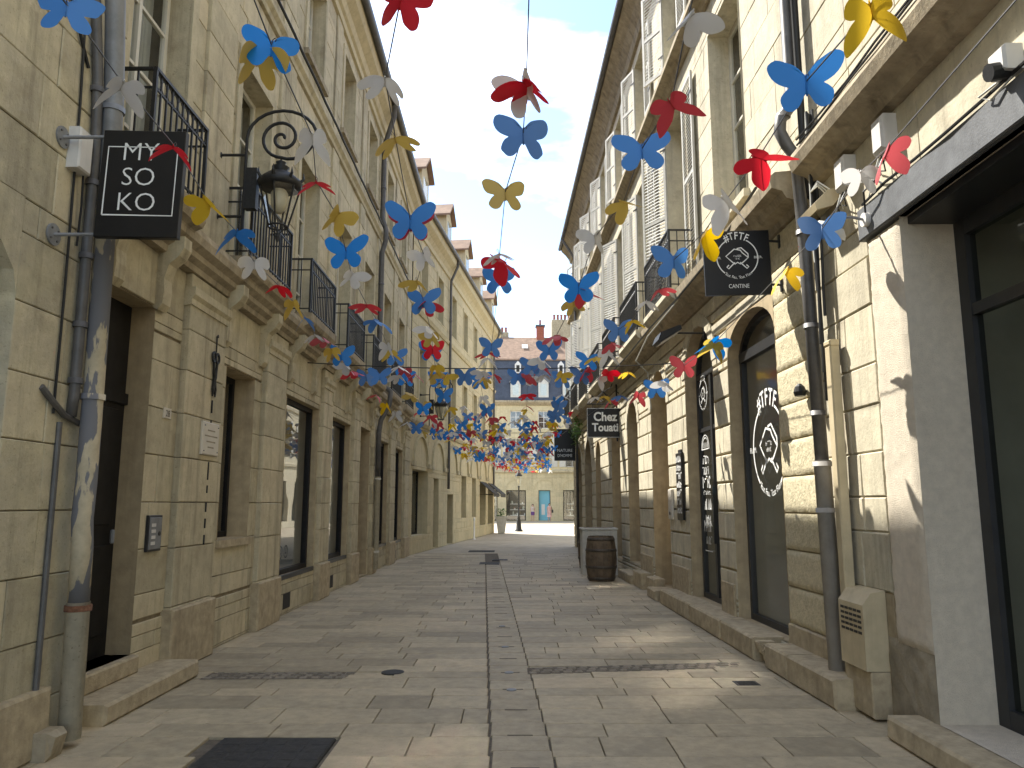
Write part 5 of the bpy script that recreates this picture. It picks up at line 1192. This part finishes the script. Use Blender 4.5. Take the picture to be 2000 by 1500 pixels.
# ================================================================== WROUGHT LANTERNS
def lantern(fr, s, zt, label, k=1.0):
    o = thing('wall_lantern', label, 'lantern', fr.P(s, .05, zt))
    dv = .34 * k                      # distance of the upright from the wall
    b = MB(fr)
    cx, cz = dv + .40 * k, zt + .15 * k
    pts = [(s, dv, zt - 1.12 * k), (s, dv, zt - .2 * k), (s, dv, cz)]
    pts += [(s, cx - .40 * k * math.cos(a * math.pi / 12), cz + .34 * k * math.sin(a * math.pi / 12)) for a in range(1, 12)]
    tab = [(0, .38), (90, .23), (180, .215), (270, .19), (360, .15), (450, .11), (540, .08), (630, .05), (720, .02)]
    for q in range(0, 49):
        dg = q * 15; i_ = min(int(dg // 90), 7); f_ = (dg - tab[i_][0]) / 90; r = (tab[i_][1] + (tab[i_ + 1][1] - tab[i_][1]) * f_) * k
        pts.append((s, cx + r * math.cos(R(-dg)), cz + r * math.sin(R(-dg))))
    r0 = .23 * k
    b.tube(pts, .019 * k, 8); b.build('scroll_arm', 'iron', o, True)
    for z in (zt - .05 * k, zt - .78 * k): MB(fr).tube([(s, .0, z), (s, dv, z)], .017 * k, 8).build('wall_stay', 'iron', o); MB(fr).lathe((s, .03, z), [(.035, -.03), (.04, 0), (.035, .03)], 8).build('stay_boss', 'iron', o)
    MB(fr).box(s - .05 * k, s + .05 * k, dv + .02, dv + .15 * k, zt - .70 * k, zt - .22 * k).build('ballast_case', 'iron', o)
    dx = dv + .40 * k; zc = zt - .02 * k       # ring under the scroll
    MB(fr).tube([(s, dx, cz - r0), (s, dx, zc - .12 * k)], .012 * k, 6).build('hanger', 'iron', o)
    ln = MB(fr).lathe((s, dx, zc - .12 * k), [(.025, .02), (.06, 0), (.04, -.03), (.10, -.06), (.065, -.10), (.15, -.15), (.235, -.22), (.25, -.26), (.23, -.31)], 12).build('crown', 'iron', o, True)
    for j in range(8):
        a = j * math.pi / 4; P = lambda r, z: (s + r * k * math.cos(a), dx + r * k * math.sin(a), zc - .12 * k + z * k)
        MB(fr).tube([P(.22, -.25), P(.265, -.20), P(.26, -.13)], [.022, .016, .003], 5).build('crest_leaf', 'iron', ln)
    top, bot = (.22, -.31), (.105, -.76); z_ = zc - .12 * k
    fb = MB(fr)
    for j in range(6):
        a0, a1 = j * math.pi / 3, (j + 1) * math.pi / 3
        q = lambda rr, a: (s + rr[0] * k * math.cos(a), dx + rr[0] * k * math.sin(a), z_ + rr[1] * k)
        fb.tube([q(top, a0), q(bot, a0)], .011 * k, 5)
        MB(fr).add([q(top, a0), q(top, a1), q(bot, a1), q(bot, a0)], [(0, 1, 2, 3)]).build('pane', 'glass_lamp', ln)
    fb.tube([(s + .11 * k * math.cos(j * math.pi / 6), dx + .11 * k * math.sin(j * math.pi / 6), z_ - .76 * k) for j in range(13)], .011 * k, 5)
    for j in range(4): fb.tube([(s + .105 * k * math.cos(j * 1.57), dx + .105 * k * math.sin(j * 1.57), z_ - .76 * k), (s + .06 * k * math.cos(j * 1.57), dx + .06 * k * math.sin(j * 1.57), z_ - .80 * k), (s, dx, z_ - .86 * k)], .008 * k, 5)
    fb.build('lantern_frame', 'iron', ln)
    MB(fr).lathe((s, dx, z_), [(.07, -.33), (.10, -.38), (.09, -.52), (.04, -.60)], 10).build('mantle', 'warm_lamp', ln, True)
    MB(fr).lathe((s, dx, z_), [(.02, -.84), (.03, -.88), (.012, -.94)], 8).build('finial', 'iron', ln)
    return o
lantern(FB, 8.22, 5.57, 'scrolled iron street lantern between the two nearest balconies of the shops')
lantern(FC, 1.3, 5.35, 'scrolled iron street lantern where the arcaded house begins')
lantern(FC, 15.5, 5.35, 'scrolled iron street lantern on the far arcades near the plaza')

# ================================================================== STREET FURNITURE AND PEOPLE
def barrel(x, y, lab):
    o = thing('wine_barrel', lab, 'barrel', (x, y, 0)); n = 20; prof = [(.27, 0), (.30, .12), (.325, .30), (.335, .465), (.325, .63), (.30, .81), (.27, .93)]
    for j in range(n):
        a0 = 2 * math.pi * (j + .015) / n; a1 = 2 * math.pi * (j + .985) / n; b = MB(); b.cur = rnd.random(); v = []
        for r_, z in prof:
            for a in (a0, a1): v.append((x + r_ * math.cos(a), y + r_ * math.sin(a), z))
        for r_, z in prof:
            for a in (a0, a1): v.append((x + (r_ - .02) * math.cos(a), y + (r_ - .02) * math.sin(a), z))
        m = len(prof); f = []
        for i in range(m - 1): f += [(2 * i, 2 * i + 1, 2 * i + 3, 2 * i + 2)]
        for i in range(m - 1): f += [(2 * i, 2 * i + 2, 2 * m + 2 * i + 2, 2 * m + 2 * i), (2 * i + 1, 2 * i + 3, 2 * m + 2 * i + 3, 2 * m + 2 * i + 1)]
        f += [(2 * m - 2, 2 * m - 1, 4 * m - 1, 4 * m - 2)]
        b.add(v, f); b.build('stave', 'oak', o)
    for z0, z1, r0, r1 in ((.03, .09, .285, .298), (.26, .32, .325, .332), (.61, .67, .331, .323), (.84, .90, .297, .282)):
        MB().lathe((x, y, 0), [(r0, z0), (r0 + .006, z0 + .003), (r1 + .006, z1 - .003), (r1, z1)], 28).build('hoop', 'hoop', o, True)
    MB().lathe((x, y, 0), [(.01, .90), (.26, .90), (.26, .885)], 24).build('head', 'oak', o)
barrel(1.90, 16.75, 'upright oak wine barrel standing in front of the grey planter')
barrel(1.98, 19.6, 'upright oak wine barrel hidden behind the grey planter')
gp = thing('grey_planter_box', 'tall grey box planter close behind the oak barrel', 'planter', (1.95, 18.3, 0))
MB().slab(1.62, 2.42, 18.0, 18.6, 0, 1.02, .015).build('box', 'planter', gp); MB().slab(1.60, 2.44, 17.98, 18.62, 1.02, 1.06, .01).build('rim', 'planter', gp); MB().box(1.68, 2.36, 18.06, 18.54, 1.055, 1.062).build('soil', 'oak', gp)
gfx = thing('hanging_flower_trough', 'green leafed trough fixed on the wall by the tall sign', 'flower trough', FE.P(26.9, .3, 4.2))
MB(FE).box(26.6, 27.3, .12, .36, 4.0, 4.2).build('trough', 'leaf', gfx)
lf = MB(); P0 = Vector(FE.P(26.95, .24, 4.3))
for i in range(300):
    q = P0 + Vector((rnd.gauss(0, .09), rnd.gauss(0, .22), rnd.gauss(-.05, .28))); v1 = Vector((rnd.uniform(-1, 1), rnd.uniform(-1, 1), rnd.uniform(-1, 1))) * .05; v2 = Vector((rnd.uniform(-1, 1), rnd.uniform(-1, 1), rnd.uniform(-1, 1))) * .03
    lf.add([tuple(q - v1), tuple(q + v2), tuple(q + v1), tuple(q - v2)], [(0, 1, 2, 3)])
lf.build('foliage', 'leaf', gfx)
# lamp post on the plaza
lp = thing('street_lamp', 'black cast iron lamp post standing in the sunny plaza', 'street lamp', (.41, 47, 0))
MB().lathe((.41, 47, 0), [(.24, 0), (.24, .06), (.17, .12), (.13, .6), (.09, .75), (.10, .80), (.055, .9), (.045, 2.6), (.07, 2.66), (.04, 2.72)], 12).build('post', 'iron', lp, True)
lh = MB().lathe((.41, 47, 2.72), [(.05, 0), (.10, .05), (.19, .55), (.20, .57)], 6).build('lamp_glass', 'glass_lamp', lp)
MB().lathe((.41, 47, 3.29), [(.23, 0), (.19, .08), (.10, .2), (.05, .24), (.07, .30), (.02, .38)], 6).build('lamp_cap', 'iron', lp)
MB().lathe((.41, 47, 2.72), [(.04, .1), (.06, .3), (.02, .45)], 8).build('mantle', 'warm_lamp', lp)
def person(x, y, h, label, top, low, dress, side):
    """one continuous figure grown with the Skin modifier"""
    o = thing('person', label, 'person', (x, y, 0))
    k = h / 1.70
    J = {'pel': (0, 0, .93), 'wai': (0, .0, 1.08), 'che': (0, -.01, 1.30), 'nec': (0, 0, 1.46), 'hea': (0, -.02, 1.57), 'top': (0, -.02, 1.68)}
    for s, n in ((-1, 'l'), (1, 'r')):
        st = .14 * s * side
        J.update({'hip' + n: (.09 * s, 0, .90), 'kne' + n: (.10 * s, -.04 - st * .6, .49), 'ank' + n: (.10 * s, .04 - st * 1.5, .08), 'toe' + n: (.11 * s, -.12 - st * 1.5, .03),
                  'sho' + n: (.18 * s, 0, 1.40), 'elb' + n: (.22 * s, .03 + st * .4, 1.13), 'wri' + n: (.21 * s, -.08 + st, .90), 'han' + n: (.20 * s, -.12 + st, .80)})
    E_2 = [('pel', 'wai'), ('wai', 'che'), ('che', 'nec'), ('nec', 'hea'), ('hea', 'top')]
    for n in 'lr': E_2 += [('pel', 'hip' + n), ('hip' + n, 'kne' + n), ('kne' + n, 'ank' + n), ('ank' + n, 'toe' + n), ('che', 'sho' + n), ('sho' + n, 'elb' + n), ('elb' + n, 'wri' + n), ('wri' + n, 'han' + n)]
    rad = {'pel': .14, 'wai': .12, 'che': .135, 'nec': .055, 'hea': .095, 'top': .07, 'hip': .09, 'kne': .058, 'ank': .04, 'toe': .035, 'sho': .06, 'elb': .042, 'wri': .03, 'han': .035}
    keys = list(J); me = bpy.data.meshes.new('body'); me.from_pydata([tuple(c * k for c in J[q]) for q in keys], [(keys.index(a), keys.index(b)) for a, b in E_2], [])
    ob = bpy.data.objects.new('body', me); COL.objects.link(ob)
    md = ob.modifiers.new('skin', 'SKIN'); ob.modifiers.new('sub', 'SUBSURF').levels = 1; ob.modifiers['sub'].render_levels = 1
    for i, q in enumerate(keys):
        r = rad.get(q, rad.get(q[:3])) * k; me.skin_vertices[0].data[i].radius = (r, r * (.8 if q in ('pel', 'wai', 'che') else 1)); me.skin_vertices[0].data[i].use_root = (q == 'pel')
    me.materials.append(M['skin']); attach(ob, o); ob.matrix_parent_inverse = Matrix()
    W2 = Fr((x, y), (1, 0), (0, 1))
    sh_ = MB(W2).lathe((0, 0, 0), [(.155 * k, .95 * k), (.150 * k, 1.08 * k), (.165 * k, 1.28 * k), (.20 * k, 1.38 * k), (.16 * k, 1.44 * k), (.07 * k, 1.47 * k)], 14)
    sh_.v = [(a, y + (b_ - y) * .72, c) for a, b_, c in sh_.v]; sh_.build('shirt', top, o, True)
    sk_ = MB(W2).lathe((0, 0, 0), [((.25 if dress else .18) * k, (.45 if dress else .62) * k), (.19 * k, .80 * k), (.165 * k, .97 * k)], 14)
    sk_.v = [(a, y + (b_ - y) * .75, c) for a, b_, c in sk_.v]; sk_.build('skirt' if dress else 'shorts', low, o, True)
    hr = MB(W2).lathe((0, .02, 0), [(.06 * k, 1.50 * k), (.105 * k, 1.56 * k), (.108 * k, 1.64 * k), (.08 * k, 1.71 * k), (.02 * k, 1.735 * k)], 12); hr.v = [(a, b_ + .025, c) for a, b_, c in hr.v]; hr.build('hair', 'hair', o, True)
    return o
person(1.95, 73.2, 1.60, 'person in pale shirt and violet shorts standing left of the turquoise door', 'cloth_pale', 'cloth_violet', False, .3)
pp = person(3.5, 72.8, 1.66, 'person in a pink dress with a dark bag passing the turquoise door', 'cloth_pink', 'cloth_pink', True, .8)
bg_ = thing('shoulder_bag', 'dark shoulder bag carried by the person in pink', 'bag', (3.78, 72.8, .9))
MB().slab(3.72, 3.86, 72.68, 72.9, .82, 1.12, .03).build('pouch', 'iron', bg_); MB().tube([(3.78, 72.72, 1.12), (3.66, 72.75, 1.44), (3.78, 72.88, 1.12)], .012, 5).build('strap', 'iron', bg_)

# ================================================================== PAPER BUTTERFLIES ON THEIR STRINGS
def butterfly_mesh(name, droop, curl, seed, n=13):
    """a die-cut sheet: two forewings, two hindwings, bent along the body and curled; 1 unit wide"""
    r_ = random.Random(seed)
    j = lambda v: v * (1 + r_.uniform(-.04, .04))
    half = [(0.0, .13), (.05, .20), (.14, .31), (.27, .40), (.40, .43), (.485, .40), (.50, .31), (.46, .18), (.38, .075), (.27, .015), (.235, -.005),
            (.29, -.04), (.345, -.12), (.355, -.21), (.32, -.30), (.25, -.355), (.17, -.35), (.10, -.29), (.05, -.18), (.02, -.14), (0.0, -.16)]
    half = [(j(x), j(y)) for x, y in half]; half[0] = (0, .13); half[-1] = (0, -.16)
    # smooth the outline
    sm_ = []
    for i in range(len(half) - 1):
        p0, p1, p2, p3 = half[max(i - 1, 0)], half[i], half[i + 1], half[min(i + 2, len(half) - 1)]
        for t in (0, .5):
            f = lambda a, b, c, d: .5 * (2 * b + (c - a) * t + (2 * a - 5 * b + 4 * c - d) * t * t + (3 * b - a - 3 * c + d) * t ** 3)
            sm_.append((max(0, f(p0[0], p1[0], p2[0], p3[0])), f(p0[1], p1[1], p2[1], p3[1])))
    sm_.append(half[-1]); m = len(sm_)
    V, F = [], []
    for sgn in (-1, 1):
        an = droop * (1 + r_.uniform(-.25, .25)); k0 = len(V); rings = (0.0, .35, .7, 1.0)
        for t in rings:
            for x, y in sm_:
                yy = y * (.30 + .70 * t) if t < 1 else y; xx = x * t
                bend = an + curl * xx * 1.6
                V.append((sgn * xx * math.cos(bend), yy, -xx * math.sin(bend) - (.05 * abs(yy) ** 1.5 if curl > .2 else 0)))
        for a in range(len(rings) - 1):
            for i in range(m - 1):
                q = (k0 + a * m + i, k0 + a * m + i + 1, k0 + (a + 1) * m + i + 1, k0 + (a + 1) * m + i); F.append(q if sgn > 0 else q[::-1])
    # folded body tabs
    k0 = len(V); V += [(-.012, .15, .004), (.012, .15, .004), (.012, -.17, .004), (-.012, -.17, .004), (0, .15, .035), (0, -.17, .035)]
    F += [(k0, k0 + 1, k0 + 4), (k0 + 2, k0 + 3, k0 + 5), (k0 + 1, k0 + 2, k0 + 5, k0 + 4), (k0 + 3, k0, k0 + 4, k0 + 5)]
    me = bpy.data.meshes.new(name); me.from_pydata(V, [], F); me.polygons.foreach_set('use_smooth', [True] * len(F)); return me
BM = {}
for c in 'bryw':
    for kd, lst in (('f', [(.05, .1), (.16, .2), (.26, .15), (-.08, .1)]), ('d', [(.30, .45), (.42, .35), (.52, .4), (.25, .6), (.38, .2)])):
        BM[c, kd] = []
        for i, (dr_, cu_) in enumerate(lst):
            me = butterfly_mesh('butterfly_sheet', dr_, cu_, i * 7 + ord(c)); me.materials.append(M['bf_' + c]); BM[c, kd].append(me)
NAMES = {'b': 'blue', 'r': 'red', 'y': 'yellow', 'w': 'white'}
hook_me = MB().tube([(0, 0, 0), (.0, .0, .03), (.008, 0, .045), (.014, 0, .035), (.012, 0, .02)], .0022, 5).build('hook_proto', 'wire'); hm = hook_me.data; bpy.data.objects.remove(hook_me)
ZS = 3.75
def at_z(u, v, z):
    a = (u - 1000) / 1500; b = -(v - 750) / 1500; S_, C_2 = math.sin(PITCH), math.cos(PITCH); c = S_ + C_2 * b; t = (z - CAM_H) / c
    return Vector((t * a, t * (C_2 - S_ * b), z)), t
STR = ['first string from balconies', 'second string from balconies', 'third string from balconies', 'string over central drain', 'third string from shutters', 'second string from shutters', 'string along bar front']
NEAR = [
 [(130, 18, 130, 'b', 'f'), (238, 168, 105, 'w', 'd', -10, 40), (338, 288, 92, 'r', 'd', 10, 25), (405, 396, 95, 'y', 'd'), (461, 456, 90, 'b', 'd', -8, 30), (497, 517, 76, 'w', 'd'), (543, 560, 64, 'r', 'd'), (573, 593, 56, 'y', 'd'), (595, 621, 58, 'b', 'd', 5, 20), (615, 655, 52, 'w', 'd'), (634, 663, 48, 'r', 'd'), (648, 686, 50, 'y', 'd'), (668, 696, 52, 'b', 'f'), (680, 716, 46, 'w', 'd'), (692, 727, 44, 'r', 'd'), (716, 738, 44, 'b', 'f')],
 [(530, 95, 120, 'b', 'f'), (505, 112, 135, 'y', 'd'), (610, 272, 90, 'w', 'd'), (617, 357, 78, 'r', 'd', 12, 15), (657, 424, 80, 'y', 'd'), (676, 495, 86, 'b', 'f'), (686, 540, 64, 'w', 'd'), (716, 598, 66, 'r', 'd'), (735, 626, 60, 'b', 'd', 2, -20), (757, 678, 46, 'w', 'd'), (764, 688, 46, 'y', 'd'), (773, 698, 46, 'b', 'f'), (779, 716, 42, 'w', 'd'), (790, 724, 44, 'r', 'd'), (793, 738, 44, 'b', 'f')],
 [(783, 2, 110, 'r', 'd'), (752, 160, 115, 'w', 'd'), (772, 274, 105, 'y', 'd'), (801, 434, 96, 'b', 'f'), (803, 440, 92, 'r', 'f'), (828, 502, 60, 'w', 'd'), (815, 552, 66, 'y', 'd'), (827, 590, 68, 'b', 'f'), (832, 596, 62, 'r', 'd'), (840, 643, 52, 'w', 'd'), (843, 660, 50, 'y', 'd'), (843, 687, 52, 'b', 'f'), (845, 684, 50, 'r', 'f'), (850, 718, 46, 'y', 'd'), (852, 730, 46, 'r', 'd'), (858, 741, 46, 'b', 'f')],
 [(1028, 168, 122, 'r', 'd'), (1026, 178, 112, 'w', 'd'), (1022, 266, 120, 'b', 'f'), (987, 380, 92, 'y', 'f'), (976, 497, 70, 'w', 'd'), (978, 508, 86, 'r', 'd'), (975, 548, 70, 'b', 'f'), (960, 678, 52, 'b', 'f'), (954, 690, 54, 'r', 'd'), (952, 700, 50, 'w', 'd'), (948, 727, 46, 'w', 'd'), (944, 738, 46, 'y', 'd'), (938, 744, 46, 'b', 'f')],
 [(1345, 38, 120, 'w', 'd'), (1312, 205, 105, 'r', 'd'), (1254, 296, 116, 'b', 'f'), (1219, 396, 92, 'y', 'd'), (1162, 468, 68, 'w', 'd'), (1130, 563, 80, 'b', 'f'), (1138, 571, 70, 'r', 'd'), (1120, 594, 58, 'y', 'd'), (1088, 656, 50, 'r', 'd'), (1072, 686, 52, 'b', 'f'), (1060, 703, 48, 'w', 'd'), (1056, 718, 46, 'r', 'd'), (1038, 716, 46, 'b', 'f'), (1030, 739, 44, 'w', 'd')],
 [(1702, 22, 132, 'y', 'd'), (1575, 166, 138, 'b', 'f'), (1484, 310, 112, 'r', 'd'), (1418, 396, 98, 'w', 'd'), (1374, 460, 84, 'y', 'd'), (1316, 512, 86, 'b', 'f'), (1287, 568, 60, 'r', 'd'), (1262, 590, 60, 'w', 'd'), (1235, 628, 50, 'y', 'd'), (1208, 647, 58, 'b', 'f'), (1198, 671, 50, 'r', 'd'), (1186, 690, 52, 'w', 'd'), (1166, 698, 44, 'y', 'd'), (1149, 706, 50, 'b', 'f'), (1145, 722, 44, 'r', 'd'), (1122, 728, 44, 'w', 'd'), (1100, 742, 44, 'b', 'f')],
 [(1732, 297, 98, 'r', 'd'), (1682, 345, 88, 'w', 'd'), (1606, 452, 98, 'b', 'f'), (1535, 528, 84, 'y', 'd'), (1397, 667, 74, 'b', 'd'), (1394, 675, 60, 'y', 'd'), (1336, 717, 58, 'r', 'f'), (1300, 748, 46, 'w', 'd'), (1282, 760, 50, 'b', 'f'), (1246, 772, 40, 'r', 'd'), (1232, 776, 38, 'w', 'd'), (1213, 774, 38, 'b', 'd'), (1196, 780, 36, 'r', 'd'), (1180, 775, 36, 'y', 'd'), (1162, 777, 36, 'w', 'd')]]
ZL = [3.75, 3.75, 3.75, 3.75, 3.75, 3.75, None]
bf_n = 0
def place(c, kd, P, size, j, zone, near=True, idx=0, yaw=None, pitch=None, nb=None):
    global bf_n
    me = rnd.choice(BM[c, kd]); o = bpy.data.objects.new('paper_butterfly', me); COL.objects.link(o)
    a = (R(rnd.uniform(72, 98)) if kd == 'f' else R(rnd.uniform(-42, 8))) if pitch is None else pitch
    flip = kd == 'd' and pitch is None and rnd.random() < .5
    if flip: a = -a
    ya = -math.atan2(P.x, P.y) * .8 + R(rnd.gauss(0, 8) if kd == 'f' else rnd.gauss(0, 28)) + (math.pi if flip else 0) if yaw is None else yaw
    o.rotation_euler = (Matrix.Rotation(ya, 3, 'Z') @ Matrix.Rotation(a, 3, 'X') @ Matrix.Rotation(R(rnd.gauss(0, 9)), 3, 'Y')).to_euler()
    o.location = P; o.scale = (size,) * 3
    zl = ('', 'before first cable', 'past first cable', 'past second cable')[zone]
    pose = 'upright' if kd == 'f' else 'drooping'
    bt = f'between {NAMES[nb[0]]} and {NAMES[nb[1]]} ones, ' if nb else ''
    lab = f'{pose} {NAMES[c]} paper butterfly {bt}{STR[j]}, {zl}'
    tag(o, lab, 'butterfly', lab.replace('paper butterfly', 'butterflies')); bf_n += 1
    if near and idx < 7:
        h = bpy.data.objects.new('hook', hm); COL.objects.link(h); h.parent = o; h.location = (0, .1, .0); h.scale = (1 / size,) * 3
    return o
XEND = [-1.75, -1.2, -.65, -.1, .45, 1.0, 1.5]       # lateral place of each string at 30 m
XEND2 = [-.35, .0, .4, .9, 1.4, 1.9, 2.4]             # and at 43 m
CY = [12.2, 23.5, 35.0, 43.5]
for j, lst in enumerate(NEAR):
    pts = []
    for i, (u, v, w, c, kd, *pt) in enumerate(lst):
        z = ZL[j] if ZL[j] else (3.62 - .05 * min(i, 8))
        P, t = at_z(u, v, z); size = min(.44, max(.29, w * t / 1500 * (1.0 if kd == 'f' else 1.06)))
        o = place(c, kd, P, size, j, 1, True, i, pitch=R(pt[0]) if pt else None, yaw=R(pt[1]) if pt else None, nb=(lst[i - 1][3], lst[i + 1][3]) if 0 < i < len(lst) - 1 else None)
        pts.append(P + Vector((0, 0, .02)))
    # order by distance and keep only well spaced points for the string itself
    pts.sort(key=lambda p: p.y); line = [Vector((pts[0].x + (pts[0].x - pts[1].x) * 1.2, pts[0].y - 3.0, pts[0].z + .35)), pts[0]]
    for p in pts[1:]:
        if p.y - line[-1].y > .22: line.append(p)
    x12, z12 = line[-1].x, line[-1].z
    y0 = line[-1].y
    # further bays of the same string
    def pos(y):
        t1 = min(1, max(0, (y - y0) / (30 - y0))); t2 = min(1, max(0, (y - 30) / 13)); x = x12 + (XEND[j] - x12) * t1
        if t2 > 0: x = XEND[j] + (XEND2[j] - XEND[j]) * t2
        kk = [q for q in range(3) if CY[q] <= y + .01]; q = kk[-1] if kk else 0; s = (y - CY[q]) / (CY[q + 1] - CY[q])
        zz = (z12 + (3.72 - z12) * min(1, max(0, (y - y0) / 4)) if j == 6 else 3.72) - .34 * 4 * s * (1 - s) * (1 if q < 2 else .6)
        return Vector((x, y, zz))
    y = y0 + rnd.uniform(.5, .9); i = 0; seq = ['bryw'[(q + j * 2 + (rnd.random() < .35)) % 4] for q in range(60)]
    while y < (43 if j < 6 else 0.0):
        c = seq[i]; P = pos(y); line.append(P + Vector((0, 0, .02)))
        place(c, 'f' if c == 'b' and rnd.random() < .75 else 'd', P, rnd.uniform(.33, .38), j, 2 if y < CY[1] else 3, False, nb=(seq[i - 1], seq[i + 1]) if i else None)
        y += rnd.uniform(.85, 1.35) if y < 28 else rnd.uniform(1.3, 2.0); i += 1
    line.append(pos(43.5 if j < 6 else CY[1]))
    sw = MB().tube([tuple(p) for p in line], .004, 4).build('butterfly_string', 'wire')
    tag(sw, f'thin grey wire carrying butterflies, {STR[j]}', 'string')
for q in range(16):
    x = -2.2 + 4.2 * (q + rnd.uniform(.2, .8)) / 16; c = 'bwryybwrbrwybwry'[q]
    o = place(c, 'f' if c == 'b' else 'd', Vector((x, 12.2 + rnd.uniform(-.05, .05), 3.70 - rnd.uniform(0, .12))), rnd.uniform(.33, .38), 3, 1, False)
    lab = f"{'upright' if c == 'b' else 'drooping'} {NAMES[c]} paper butterfly hooked on the first cross cable"; o['label'] = lab; o['group'] = f'{NAMES[c]} butterflies on the first cross cable'
vs, fs, mi_ = [], [], []
for q, y in enumerate(sorted(15 + 28 * rnd.random() ** .8 for _ in range(230))):
    t1 = min(1, (y - 12) / 18); t2 = max(0, (y - 30) / 13); lo = -2.4 + .7 * t1 + 1.35 * t2; hi = 1.55 - .15 * t1 + .9 * t2
    P = Vector((rnd.uniform(lo, hi), y, 3.74 - rnd.uniform(0, .34))); ci = q % 4; me = rnd.choice(BM['bryw'[ci], 'f' if ci == 0 else 'd'])
    Mx = Matrix.Translation(P) @ Matrix.Rotation(R(rnd.uniform(-50, 50)), 4, 'Z') @ Matrix.Rotation(R(rnd.uniform(60, 95) if ci == 0 else rnd.uniform(-40, 10)), 4, 'X') @ Matrix.Scale(rnd.uniform(.26, .33), 4)
    if q < 34:
        o = bpy.data.objects.new('paper_butterfly', me); COL.objects.link(o); o.matrix_basis = Mx; lab = f"small loose {NAMES['bryw'[ci]]} paper butterfly hung between the strings past the first cable"
        tag(o, lab, 'butterfly', f"small loose {NAMES['bryw'[ci]]} butterflies past the first cable"); continue
    k0 = len(vs); vs += [tuple(Mx @ v.co) for v in me.vertices]; fs += [[k0 + i_ for i_ in p.vertices] for p in me.polygons]; mi_ += [ci] * len(me.polygons)
me = bpy.data.meshes.new('butterfly_swarm'); me.from_pydata(vs, [], fs)
for c in 'bryw': me.materials.append(M['bf_' + c])
me.polygons.foreach_set('material_index', mi_); me.polygons.foreach_set('use_smooth', [True] * len(fs))
sw = bpy.data.objects.new('butterfly_swarm', me); COL.objects.link(sw); sw['kind'] = 'stuff'; tag(sw, 'dense far mass of small coloured paper butterflies over the street', 'butterflies')
for q, y in enumerate(CY[:3]):
    xl = -3.3 if y < 24.7 else -3.3 + (y - 24.75) * .115; xr = 2.8 if y < 30 else 9
    P = [(xl + (xr - xl) * t / 16, y, 3.86 - .10 * 4 * (t / 16) * (1 - t / 16)) for t in range(17)]
    w_ = MB().tube(P, .0085, 6).build('cross_cable', 'cable')
    tag(w_, ('taut black cable crossing the street at the third balcony', 'taut black cable crossing the street by the bracket sign', 'taut black cable crossing above the way into the plaza')[q], 'cable')
